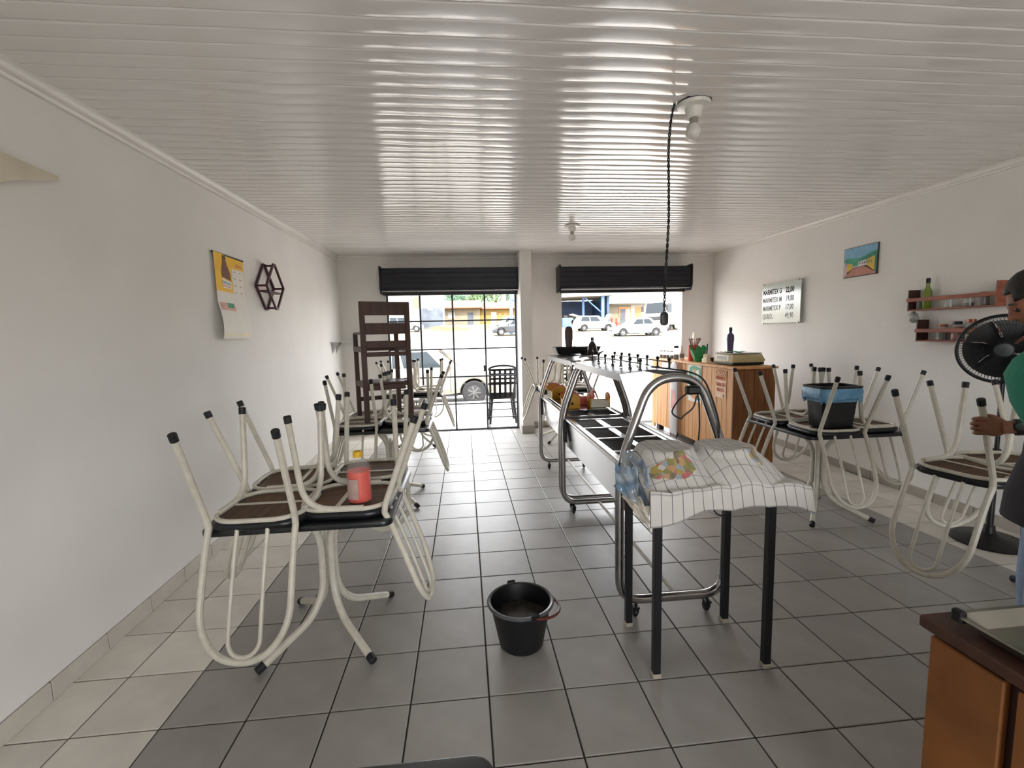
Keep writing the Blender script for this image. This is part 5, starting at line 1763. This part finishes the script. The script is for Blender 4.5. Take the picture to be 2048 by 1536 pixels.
# ---- buildings
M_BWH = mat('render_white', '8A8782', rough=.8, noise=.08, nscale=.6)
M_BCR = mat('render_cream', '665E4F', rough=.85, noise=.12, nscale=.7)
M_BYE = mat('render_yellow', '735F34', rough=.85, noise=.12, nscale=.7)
M_BGR = mat('render_grey', '7E7C77', rough=.9, noise=.15, nscale=.8)
M_BDK = mat('mural_grey', '34383F', rough=.85, hex2='50565E', nscale=.8)
M_ROOFT = mat('clay_tile', '643826', rough=.85, hex2='7E5238', nscale=2.5, bump=.3, bscale=12)
M_NAVY = mat('navy_steel', '26344A', rough=.6, hex2='33486A', nscale=1.2)
M_BLUE = mat('blue_steel', '4A6A9A', rough=.5, noise=.12)
M_ORNG = mat('orange_trim', 'A8663F', rough=.7, noise=.1)
def bld(label, x0, x1, y0, y1, z0, z1, m, nm='house'):
    t = thing(nm, label, 'building', ((x0 + x1) / 2, (y0 + y1) / 2, z0), 0)
    bb = B(); bb.box((0, 0, (z1 - z0) / 2), (x1 - x0, y1 - y0, z1 - z0)); bb.build('walls', m, t, smooth=False)
    return t
def opening(t, x0, x1, z0, z1, m, nm, y=None, d=.06):
    """on the face toward the shop; x, z are world"""
    ox, oy, oz = t.location
    bb = B(); bb.box(((x0 + x1) / 2 - ox, y - oy - .02, (z0 + z1) / 2 - oz), (x1 - x0, d, z1 - z0)); return bb.build(nm, m, t, smooth=False)
def gable(t, x0, x1, y0, y1, z, h, m):
    ox, oy, oz = t.location
    bb = B()
    ym = (y0 + y1) / 2
    a = [(x0, y0, z), (x1, y0, z), (x1, ym, z + h), (x0, ym, z + h), (x0, y1, z), (x1, y1, z)]
    a = [Vector(p) - Vector((ox, oy, oz)) for p in a]
    th = Vector((0, 0, .14))
    lo = [bb.bm.verts.new(p) for p in a]; up = [bb.bm.verts.new(p + th) for p in a]
    for V in (lo, up):
        bb._face([V[0], V[1], V[2], V[3]]); bb._face([V[3], V[2], V[5], V[4]])
    for i, j in ((0, 1), (1, 2), (2, 5), (5, 4), (4, 3), (3, 0)): bb._face([lo[i], lo[j], up[j], up[i]])
    bb._face([lo[0], lo[3], lo[4]]); bb._face([lo[1], lo[5], lo[2]])
    bb.build('roof', m, t, smooth=False)
HZ = gz(66)
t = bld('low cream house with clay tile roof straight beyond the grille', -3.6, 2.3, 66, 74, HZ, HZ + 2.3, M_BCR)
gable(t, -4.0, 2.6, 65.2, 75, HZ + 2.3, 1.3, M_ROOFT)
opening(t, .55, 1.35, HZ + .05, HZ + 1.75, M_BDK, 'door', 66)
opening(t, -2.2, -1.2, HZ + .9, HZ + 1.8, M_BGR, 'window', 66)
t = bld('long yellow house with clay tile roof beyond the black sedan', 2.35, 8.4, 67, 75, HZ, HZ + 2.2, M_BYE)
gable(t, 2.2, 8.8, 66.3, 76, HZ + 2.2, 1.1, M_ROOFT)
for x in (5.0, 5.8, 6.6, 7.3): opening(t, x, x + .35, HZ + 1.2, HZ + 1.65, M_ORNG, 'vent', 67)
opening(t, 3.9, 4.7, HZ + .05, HZ + 1.8, M_BWH, 'door', 67)
z = gz(56)
t = bld('dark mural wall block with a bare grey upper storey', -4.95, -2.45, 56, 62, z, z + 4.3, M_BGR)
opening(t, -4.95, -2.45, z, z + 2.45, M_BDK, 'mural', 56, .1)
opening(t, -4.2, -3.6, z + 2.2, z + 2.7, M_BGR, 'patch', 56, .14)
t = bld('tall pale building behind the wooden high chair', -9.8, -5.1, 57, 64, z, z + 4.6, M_BWH)
opening(t, -6.2, -5.25, z + 2.6, z + 3.9, M_BCR, 'signboard', 57, .1)
opening(t, -8.6, -7.4, z + .05, z + 2.2, M_BGR, 'shop_door', 57)
t = bld('cream side wall building at the corner of the mural', -14.5, -9.9, 57, 64, z, z + 3.4, M_BCR)
opening(t, -13, -11.5, z + .05, z + 2.2, M_BDK, 'gate', 57)
# workshop
z = gz(52) + .03
t = thing('workshop', 'open-fronted repair workshop with dark interior and blue posts', 'building', (13.5, 55, z))
def wb2(nm, c, d, m, rot=None):
    bb = B(); bb.box(c, d, rot=rot); return bb.build(nm, m, t, smooth=False)
wb2('back_wall', (0, 3.4, 1.7), (6.4, .2, 3.4), M_NAVY)
wb2('side_wall', (2.95, .2, 1.8), (.25, 6.2, 3.6), M_NAVY)
wb2('side_wall', (-3.4, .2, 1.8), (.25, 6.2, 3.6), M_NAVY)
wb2('floor_slab', (0, .2, .015), (6.4, 6.3, .03), M_BGR)
wb2('roof', (0, .1, 3.55), (7.0, 7.2, .18), M_BWH, (0, -.02, 0))
wb2('fascia', (0, -3.45, 3.75), (7.0, .12, .55), M_BWH, (0, -.04, 0))
wb2('post', (2.3, -2.9, 1.75), (.32, .32, 3.5), M_BLUE)
wb2('post', (.4, -1.5, 1.75), (.25, .25, 3.5), M_BLUE)
wb2('brace', (1.3, -2.6, 2.5), (.12, .12, 2.6), M_BLUE, (0, -.85, 0))
wb2('low_wall', (-1.4, 2.8, .8), (3.6, .3, 1.6), M_BCR)
t2 = thing('blue_machine', 'blue machine standing in the workshop doorway', 'machine', (11.9, 53.2, z + .03))
bb = B(); bb.box((0, 0, .6), (1.3, .9, 1.0), bev=.05); bb.box((0, 0, .05), (1.4, 1.0, .1)); bb.build('casing', M_BLUE, t2)
bb = B(); bb.lathe([(.35, 0), (.35, .15), (0, .15)], (.75, -.3, .6), 14, Matrix.Rotation(PI / 2, 4, 'X')); bb.build('flywheel', M_TRIMB, t2)
bb = B(); bb.box((-.2, 0, 1.25), (.5, .4, .35), bev=.05); bb.build('head', M_TRIMB, t2)
# office next to it
t = bld('white-fronted office with orange-framed doors beside the workshop', 16.6, 27, 54, 60, z, z + 4.6, M_BWH)
opening(t, 16.65, 19.8, z, z + 2.55, M_BCR, 'porch_wall', 54, .1)
opening(t, 18.35, 19.75, z, z + 2.3, M_ORNG, 'door_frame', 53.95, .14)
opening(t, 18.5, 19.05, z + .05, z + 2.1, M_BDK, 'door', 53.9, .14)
opening(t, 19.15, 19.65, z + .05, z + 2.1, M_BGR, 'door', 53.9, .14)
opening(t, 20.4, 21.1, z + .1, z + 2.3, M_ORNG, 'door', 54, .14)
opening(t, 22.5, 25, z + .9, z + 2.2, M_BDK, 'window', 54, .1)
bb = B(); bb.box((-1.2, -3.4, 2.75), (8.0, 1.2, .15)); bb.build('porch_roof', M_BWH, t)
for x, lb in ((17.2, 'red fuel drum standing outside the office porch nearest the workshop'), (17.75, 'red drum standing beside the orange door frame')):
    t = thing('drum', lb, 'drum', (x, 52.6, gz(52.6) + .03))
    bb = B(); bb.lathe([(.22, 0), (.23, .02), (.23, .45), (.235, .47), (.23, .49), (.23, .92), (.2, .95), (0, .95)], (0, 0, 0), 16); bb.build('barrel', mat('drum_red', '9A4A3E', rough=.5, noise=.15), t)

# ---- poles, trees, grass
t = thing('bollard', 'grey steel post at the edge of the pavement beyond the grille', 'post', (1.085, 10.4, -.012))
bb = B(); bb.lathe([(.036, 0), (.036, 1.40), (.025, 1.43), (0, 1.43)], (0, 0, 0), 14); bb.build('shaft', mat('post_grey', '6A6C70', rough=.5, noise=.1), t)
bb = B(); bb.lathe([(.06, 0), (.06, .02), (.04, .03)], (0, 0, 0), 14); bb.build('flange', M_KERB, t)
t = thing('floodlight_pole', 'pale blue pole with a white lamp arm beyond the grille', 'pole', (4.35, 43.0, gz(43) + .03))
bb = B(); bb.tube([(0, 0, 0), (.05, 0, 3.0)], .16, 10, radii=[.22, .12]); bb.build('shaft', M_BLUE, t)
bb = B(); bb.box((-.35, 0, 2.95), (1.0, .3, .14), bev=.03); bb.build('arm', M_BWH, t)
bb = B(); bb.box((-.6, 0, 3.35), (.35, .3, .65), bev=.05); bb.build('lamp', M_BWH, t)
bb = B(); bb.box((.15, 0, 3.5), (.5, .3, .9), bev=.05); bb.build('box', M_BLUE, t)
M_BARK = mat('bark', '5A4A3C', rough=.9, noise=.2, nscale=6)
def tree(label, x, y, h, r, hx, seed):
    z0 = gz(y)
    t = thing('tree', label, 'tree', (x, y, z0), 0, 'trees behind the houses')
    rnd = random.Random(seed)
    bb = B(); bb.tube([(0, 0, 0), (.1, 0, h * .4), (0, .1, h * .7)], .2, 8, radii=[.28, .2, .1])
    for k in range(5):
        a = rnd.uniform(0, 6.28); bb.tube([(0, 0, h * .4), (r * .5 * math.cos(a), r * .5 * math.sin(a), h * .72)], .08, 6, radii=[.1, .04])
    bb.build('trunk', M_BARK, t)
    verts, faces = [], []
    blobs = [(rnd.uniform(-.55, .55) * r, rnd.uniform(-.55, .55) * r, h * .72 + rnd.uniform(-.25, .3) * r, rnd.uniform(.35, .6) * r) for _ in range(11)]
    for _ in range(2600):
        bx, by, bz, br = rnd.choice(blobs)
        d = Vector((rnd.gauss(0, 1), rnd.gauss(0, 1), rnd.gauss(0, 1))).normalized() * br * rnd.uniform(.75, 1.03)
        c = Vector((bx, by, bz)) + d
        e = Euler((rnd.uniform(0, 6.28), rnd.uniform(0, 6.28), rnd.uniform(0, 6.28))).to_matrix()
        s = rnd.uniform(.12, .24)
        i = len(verts)
        for p in ((-s, 0, 0), (0, -s * .45, 0), (s, 0, .02), (0, s * .45, 0)): verts.append(c + e @ Vector(p))
        faces.append((i, i + 1, i + 2, i + 3))
    me = bpy.data.meshes.new('crown'); me.from_pydata(verts, [], faces); me.materials.append(mat('leaf_' + hx, hx, rough=.6, noise=.25, nscale=1.5))
    o = link('crown', me, t); o['kind'] = 'stuff'
tree('rounded green tree behind the cream house, nearest the mural', -1.6, 82, 6.0, 2.6, '4F6E58', 1)
tree('pale green tree behind the middle of the cream house', 2.0, 84, 6.3, 2.8, '6E8862', 2)
tree('tall dense green tree behind the yellow house', 5.6, 80, 7.2, 3.4, '56744A', 3)
tree('broad green tree at the far end of the yellow house', 9.2, 83, 6.6, 3.2, '4E6C50', 4)
# weeds on the lot
rnd = random.Random(21)
verts, faces = [], []
for _ in range(3500):
    cx, cy_, sx, sy = rnd.choice(((3.2, 55, .9, 2.5), (-1.0, 52, 1.8, 3), (-2.5, 54, 1.2, 2)))
    x, y = cx + rnd.gauss(0, sx * .5), cy_ + rnd.gauss(0, sy * .5)
    a, h = rnd.uniform(0, 6.28), rnd.uniform(.15, .5)
    z = gz(y) + .03
    i = len(verts)
    verts += [(x - .03 * math.cos(a), y - .03 * math.sin(a), z), (x + .03 * math.cos(a), y + .03 * math.sin(a), z), (x + rnd.uniform(-.12, .12), y + rnd.uniform(-.12, .12), z + h)]
    faces.append((i, i + 1, i + 2))
me = bpy.data.meshes.new('weeds'); me.from_pydata(verts, [], faces); me.materials.append(mat('dry_grass', '8C8450', rough=.8, noise=.3, nscale=.6))
tag(link('weeds', me), 'dry and green weeds growing on the lot before the cream house', 'grass', kind='stuff')

# ---- plastic chairs on the pavement
def plastic_chair(label, x, y, rz):
    t = thing('plastic_chair', label, 'chair', (x, y, -.012), rz, 'plastic chairs on the pavement')
    # local: back toward -y (toward the shop), seat toward +y
    W2 = .235
    def bp(u, z):   # back surface
        return Vector((u, -.20 - .10 * max(0, z - .46) / .55, z))
    bb = B()
    def strip(u0, u1, z0, z1):
        q = [bp(u0, z0), bp(u1, z0), bp(u1, z1), bp(u0, z1)]
        d = Vector((0, .014, 0))
        a = [bb.bm.verts.new(p) for p in q]; c = [bb.bm.verts.new(p + d) for p in q]
        bb._face(a); bb._face(c[::-1])
        for k in range(4): bb._face([a[k], a[(k + 1) % 4], c[(k + 1) % 4], c[k]])
    for s in (-1, 1): strip(s * W2 - .035 * (s > 0) - .0, s * W2 + .035 * (s < 0) + .0, .44, .98)
    for u in (-.14, -.047, .047, .14): strip(u - .022, u + .022, .48, .98)
    for z, h in ((.46, .10), (.70, .05), (.79, .035), (.87, .035), (.945, .04)): strip(-W2, W2, z, z + h)
    bb.build('backrest', M_BLACKPL, t)
    bb = B(); pts = [bp(-W2, .96)] + [bp(-W2 * math.cos(a), .98 + .06 * math.sin(a)) for a in [PI * k / 12 for k in range(13)]] + [bp(W2, .96)]
    bb.tube(pts, .02, 8); bb.build('top_rail', M_BLACKPL, t)
    bb = B(); bb.prism(rrect(.46, .44, .05), .025, Matrix.Translation((0, .02, .44)), bev=.008); bb.build('seat', M_BLACKPL, t)
    for sx in (-1, 1):
        for sy in (-1, 1):
            bb = B(); bb.tube([(sx * .19, .02 + sy * .18, .45), (sx * .235, .02 + sy * .23, 0)], .028, 8, radii=[.032, .022]); bb.build('leg', M_BLACKPL, t)
        bb = B(); bb.tube(smooth_path([bp(sx * W2, .72), (sx * (W2 + .03), -.1, .70), (sx * (W2 + .03), .14, .68), (sx * (W2 + .02), .22, .60), (sx * .22, .2, .45)], 5), .02, 8); bb.build('armrest', M_BLACKPL, t)
    return t
plastic_chair('black plastic armchair on the pavement behind the grille', .64, 8.28, 0)
plastic_chair('black plastic armchair on the pavement seen past the buffet carts', 2.0, 8.75, .1)

# ------------------------------------------------------------------ the person at the edge of the view
M_SKIN = mat('skin', '8A5A44', rough=.55, noise=.08, nscale=20, bump=.05, bscale=120)
M_SHIRT = mat('green_cotton', '1F7A62', rough=.9, noise=.12, nscale=30, bump=.1, bscale=200)
M_APRON = mat('dark_cotton', '2A272E', rough=.9, noise=.12, nscale=30, bump=.1, bscale=150)
M_JEANS = mat('pale_denim', '8A9BB4', rough=.9, noise=.15, nscale=25, bump=.15, bscale=200)
M_HAIR = mat('dark_hair', '15120F', rough=.5, noise=.3, nscale=60, bump=.4, bscale=160)
def skin_mesh(chains, radii, root=0, sub=2):
    """chains: dict of name -> point; edges listed; grown with the Skin modifier"""
    names = list(chains['pts'])
    idx = {n: i for i, n in enumerate(names)}
    me = bpy.data.meshes.new('skin_cage')
    me.from_pydata([chains['pts'][n] for n in names], [(idx[a], idx[b]) for a, b in chains['edges']], [])
    o = bpy.data.objects.new('skin_cage', me)
    COL.objects.link(o)
    sk = o.modifiers.new('Skin', 'SKIN')
    sk.branch_smoothing = .6
    sk.use_smooth_shade = True
    lay = me.skin_vertices[0].data
    for n in names:
        r = radii[n]
        lay[idx[n]].radius = r if isinstance(r, tuple) else (r, r)
        lay[idx[n]].use_root = (idx[n] == root)
    ss = o.modifiers.new('Sub', 'SUBSURF')
    ss.levels = ss.render_levels = sub
    dg = bpy.context.evaluated_depsgraph_get()
    out = bpy.data.meshes.new_from_object(o.evaluated_get(dg))
    bpy.data.objects.remove(o)
    bpy.data.meshes.remove(me)
    return out
PX, PY = 2.225, 1.455
fw = Vector((-.72, .69, 0)).normalized()
rt = Vector((fw.y, -fw.x, 0))
def bp_(f, r, z): return Vector((PX, PY, 0)) + fw * f + rt * r + Vector((0, 0, z))
# where the gripped chair leg is
_a = math.radians(190)
_o = Vector((math.cos(_a), math.sin(_a), 0)); _l = Vector((-_o.y, _o.x, 0))
GRIP_Z = 1.085
_fr = (GRIP_Z - TABLE_H - .06) / .392
GR = Vector((2.67, 2.13, 0)) + _o * (.196 + .149 * _fr) + _l * (.178 + .009 * _fr) + Vector((0, 0, GRIP_Z))
# hand frame: forearm arrives from the camera-right side
arm_dir = Vector((-.55, .80, -.04)).normalized()
side = Vector((-.80, -.55, 0)).normalized()     # away from the bar toward the view's left/camera
wrist = GR - arm_dir * .085 + side * (-.0) + Vector((.035, -.03, .005))
elbow = wrist - arm_dir * .25 + Vector((.09, .02, .03))
sh_r, sh_l = bp_(.02, .185, 1.40), bp_(.02, -.185, 1.40)
hand_l = bp_(.16, -.24, .86)
P = {
 'pelvis': bp_(0, 0, .95), 'waist': bp_(-.035, 0, 1.08), 'chest': bp_(.02, 0, 1.28), 'upper': bp_(.03, 0, 1.40), 'neck': bp_(.05, 0, 1.50), 'skull': bp_(.075, 0, 1.57),
 'shr': sh_r, 'elr': elbow, 'wrr': wrist,
 'shl': sh_l, 'ell': bp_(-.09, -.26, 1.13), 'wrl': bp_(-.06, -.27, .90),
 'hipr': bp_(0, .09, .90), 'knr': bp_(.02, .11, .49), 'anr': bp_(-.02, .12, .09), 'her': bp_(.0, .12, .045), 'tor': bp_(.17, .14, .03),
 'hipl': bp_(0, -.09, .90), 'knl': bp_(.04, -.11, .49), 'anl': bp_(.0, -.12, .09), 'hel': bp_(.02, -.12, .045), 'tol': bp_(.19, -.14, .03)}
E_ = [('pelvis', 'waist'), ('waist', 'chest'), ('chest', 'upper'), ('upper', 'neck'), ('neck', 'skull'), ('upper', 'shr'), ('shr', 'elr'), ('elr', 'wrr'), ('upper', 'shl'), ('shl', 'ell'), ('ell', 'wrl'),
      ('pelvis', 'hipr'), ('hipr', 'knr'), ('knr', 'anr'), ('anr', 'her'), ('her', 'tor'), ('pelvis', 'hipl'), ('hipl', 'knl'), ('knl', 'anl'), ('anl', 'hel'), ('hel', 'tol')]
Rr = {'pelvis': .105, 'waist': .10, 'chest': .13, 'upper': .10, 'neck': .055, 'skull': .05, 'shr': .058, 'elr': .042, 'wrr': .029, 'shl': .058, 'ell': .042, 'wrl': .029,
      'hipr': .085, 'knr': .06, 'anr': .042, 'her': .04, 'tor': .03, 'hipl': .085, 'knl': .06, 'anl': .042, 'hel': .04, 'tol': .03}
def add_hand(P, E_, Rr, pre, wr, grip=None, down=None):
    pass
body = skin_mesh({'pts': P, 'edges': E_}, Rr)
bb = B()
bb.bm.from_mesh(body)
bpy.data.meshes.remove(body)
# gripping hand: palm, four fingers round the chair leg, thumb
def chain(pts, radii, n=8):
    bb.tube(smooth_path(pts, 4), .009, n, radii=[radii[min(len(radii) - 1, k // 4)] for k in range((len(pts) - 1) * 4 + 1)])
    bb.sphere(pts[-1], radii[-1], 8)
ax = Vector((0, 0, 1))
out = side            # camera/left side of the bar
fwd = arm_dir
palm_c = GR + out * .030 - fwd * .030
tb = bmesh.new()
bmesh.ops.create_uvsphere(tb, u_segments=14, v_segments=10, radius=1)
Mp = Matrix((( fwd.x * .052, ax.x * .044, out.x * .020, palm_c.x), (fwd.y * .052, ax.y * .044, out.y * .020, palm_c.y), (fwd.z * .052, ax.z * .044, out.z * .020, palm_c.z), (0, 0, 0, 1)))
bb.merge(tb, Mp)
bb.tube([wrist - fwd * .03, wrist, palm_c - fwd * .02], .03, 10, radii=[.029, .028, .031])
for k, (dz, ln, rr_) in enumerate(((.034, .95, .0098), (.012, 1.05, .0102), (-.010, 1.0, .0098), (-.031, .82, .0088))):
    z_ = Vector((0, 0, dz))
    kn = GR + out * .034 + fwd * .008 + z_
    p1 = GR + out * .022 + fwd * (.036 * ln) + z_ - Vector((0, 0, .004))
    p2 = GR - out * .008 + fwd * (.034 * ln) + z_ - Vector((0, 0, .007))
    p3 = GR - out * .026 + fwd * .012 + z_ - Vector((0, 0, .009))
    p4 = GR - out * .026 - fwd * .008 + z_ - Vector((0, 0, .009))
    chain([palm_c + z_ * .8, kn, p1, p2, p3, p4], [rr_ * 1.15, rr_ * 1.15, rr_, rr_ * .95, rr_ * .9, rr_ * .8])
chain([palm_c - fwd * .03 + ax * .02 - out * .006, GR - fwd * .034 + ax * .034 - out * .012, GR - out * .028 - fwd * .012 + ax * .040, GR - out * .030 + fwd * .010 + ax * .040], [.014, .0125, .011, .0095])
# relaxed left hand
wl = P['wrl']
dl = Vector((.0, .0, -1)) * .9 + fw * .12
dl.normalize()
tb = bmesh.new(); bmesh.ops.create_uvsphere(tb, u_segments=12, v_segments=8, radius=1)
pc = wl + dl * .05
Mp = Matrix(((dl.x * .05, fw.x * .042, rt.x * .018, pc.x), (dl.y * .05, fw.y * .042, rt.y * .018, pc.y), (dl.z * .05, fw.z * .042, rt.z * .018, pc.z), (0, 0, 0, 1)))
bb.merge(tb, Mp)
for k, ln in enumerate((.075, .085, .08, .062)):
    o_ = fw * (.030 - .02 * k)
    b0 = pc + dl * .035 + o_
    chain([pc + o_ * .8, b0, b0 + dl * ln * .45 + rt * .004, b0 + dl * ln * .8 + rt * .016, b0 + dl * ln + rt * .030], [.0105, .010, .0095, .009, .008])
chain([pc - dl * .02 + fw * .03, pc + fw * .052 + dl * .012, pc + fw * .060 + dl * .045, pc + fw * .056 + dl * .070], [.013, .0115, .0105, .009])
# head: egg with brow, nose, jaw, ears; bowed
hq = Matrix.Translation(bp_(.105, .0, 1.645)) @ Matrix(((fw.x, rt.x, 0, 0), (fw.y, rt.y, 0, 0), (0, 0, 1, 0), (0, 0, 0, 1))) @ Matrix.Rotation(.55, 4, 'Y')
tb = bmesh.new()
bmesh.ops.create_uvsphere(tb, u_segments=32, v_segments=24, radius=1)
for v in tb.verts:
    x, y, z = v.co
    X, Y, Z = x * .098, y * .076, z * .118
    if z < 0: Y *= 1 + z * .28; X *= 1 + z * .10
    if x > 0 and z < -.1: X += .010 * math.exp(-((z + .75) / .25) ** 2)                       # chin
    if x > .6: X += .024 * math.exp(-(y / .16) ** 2 - ((z + .12) / .16) ** 2)                  # nose
    if x > .5: X += .007 * math.exp(-((z - .22) / .10) ** 2) - .008 * (math.exp(-((y - .38) / .16) ** 2) + math.exp(-((y + .38) / .16) ** 2)) * math.exp(-((z - .05) / .10) ** 2)
    if x > .6: X += .006 * math.exp(-(y / .3) ** 2) * (math.exp(-((z + .42) / .05) ** 2) + math.exp(-((z + .53) / .05) ** 2))
    v.co = (X, Y, Z)
bb.merge(tb, hq)
for s in (-1, 1):
    bb.sphere(hq @ Vector((-.005, s * .076, -.005)), .03, 10, (.45, .35, 1.0), hq.to_3x3().to_4x4())
pr_ = bb.build('person', M_SKIN, None, ang=1.2)
tag(pr_, 'person in green shirt, dark apron and pale jeans bending over the fan table', 'person')
# hair cap and eyes
bbh = B()
tb = bmesh.new(); bmesh.ops.create_uvsphere(tb, u_segments=28, v_segments=20, radius=1)
kill = [v for v in tb.verts if (v.co.z < .22 and v.co.x > -.05) or v.co.z < -.45 or (v.co.x > .75 and v.co.z < .55)]
bmesh.ops.delete(tb, geom=kill, context='VERTS')
rnd = random.Random(4)
for v in tb.verts:
    x, y, z = v.co
    k = 1 + rnd.uniform(-.012, .012)
    v.co = (x * .110 * k, y * .087 * k, z * .130 * k)
bbh.merge(tb, hq)
ho = bbh.build('hair', M_HAIR, pr_, ang=1.2)
md = ho.modifiers.new('thickness', 'SOLIDIFY'); md.thickness = .012
for s in (-1, 1):
    bbh = B(); bbh.sphere(hq @ Vector((.080, s * .029, .008)), .0125, 10); bbh.build('eye', mat('eye_dark', '2A2220', rough=.2, noise=.1), pr_)
    bbh = B(); bbh.tube([hq @ Vector((.090, s * .014, .030)), hq @ Vector((.094, s * .032, .036)), hq @ Vector((.082, s * .052, .030))], .004, 6); bbh.build('eyebrow', M_HAIR, pr_)
# clothes grown over the same joints
def cloth(name, keys, edges, radii, m, extra=None):
    pts = {k: P[k] for k in keys if k in P}
    if extra: pts.update(extra)
    me = skin_mesh({'pts': pts, 'edges': edges}, radii)
    me.materials.clear(); me.materials.append(m)
    for p in me.polygons: p.use_smooth = True
    return link(name, me, pr_)
mid_r, mid_l = sh_r.lerp(elbow, .55), sh_l.lerp(P['ell'], .55)
def torso_loft(bb, rings, n=28):
    """rings: (z, half width, half depth, forward shift)"""
    V = []
    for z, a, d, f in rings:
        V.append([bb.bm.verts.new(bp_(f + d * math.cos(2 * PI * k / n) * (1.0 + .03 * math.sin(5 * 2 * PI * k / n + z * 9)), a * math.sin(2 * PI * k / n), z)) for k in range(n)])
    for a, c in zip(V, V[1:]):
        for k in range(n): bb._face([a[k], a[(k + 1) % n], c[(k + 1) % n], c[k]])
bbh = B()
torso_loft(bbh, [(.90, .172, .136, -.012), (1.0, .170, .130, -.02), (1.10, .168, .126, -.025), (1.25, .190, .158, .015), (1.36, .200, .158, .035), (1.42, .175, .130, .04), (1.47, .11, .085, .04), (1.50, .078, .072, .05)])
for a_, c_ in ((sh_r, mid_r), (sh_l, mid_l)):
    bbh.tube([a_.lerp(bp_(.02, 0, 1.38), .35), a_, a_.lerp(c_, .5), c_], .07, 14, radii=[.075, .078, .072, .070])
bbh.build('shirt', M_SHIRT, pr_, ang=1.2)
bbh = B()
torso_loft(bbh, [(.80, .205, .172, -.004), (.90, .204, .170, -.006), (.98, .198, .160, -.012), (1.05, .190, .150, -.02), (1.15, .184, .145, -.022), (1.21, .184, .145, -.01)])
bbh.tube([bp_(-.15, -.02, 1.10), bp_(-.19, .0, 1.05), bp_(-.17, .03, .98)], .008, 6)
bbh.build('apron', M_APRON, pr_, ang=1.2)
cloth('trousers', ['pelvis', 'hipr', 'knr', 'anr', 'hipl', 'knl', 'anl'], [('pelvis', 'hipr'), ('hipr', 'knr'), ('knr', 'anr'), ('pelvis', 'hipl'), ('hipl', 'knl'), ('knl', 'anl')],
      {'pelvis': .105, 'hipr': .098, 'knr': .082, 'anr': .07, 'hipl': .098, 'knl': .082, 'anl': .07}, M_JEANS)
for s, a_, c_ in ((1, 'her', 'tor'), (-1, 'hel', 'tol')):
    cloth('shoe', [a_, c_], [(a_, c_)], {a_: .052, c_: .042}, M_BLACKPL)
# wrist watch
w = link('wristwatch', None, pr_)
bbh = B()
wd = (elbow - wrist).normalized()
q = wd.to_track_quat('Z', 'Y').to_matrix().to_4x4()
cw = wrist - wd * .026
bbh.lathe([(.033, -.013), (.037, -.012), (.0375, 0), (.037, .012), (.033, .013)], cw, 20, q, cap=False)
bbh.build('strap', M_BLACKPL, w)
bbh = B()
face_dir = Vector((-.55, -.80, .25)).normalized()
face_dir = (face_dir - wd * face_dir.dot(wd)).normalized()
qf = face_dir.to_track_quat('Z', 'Y').to_matrix().to_4x4()
bbh.lathe([(.024, 0), (.025, .006), (.022, .011), (0, .011)], cw + face_dir * .033, 20, qf)
bbh.build('case', M_BLACK, w)
bbh = B(); bbh.lathe([(.017, .0112), (0, .0114)], cw + face_dir * .033, 16, qf, cap=False); bbh.build('dial', M_STEEL, w)
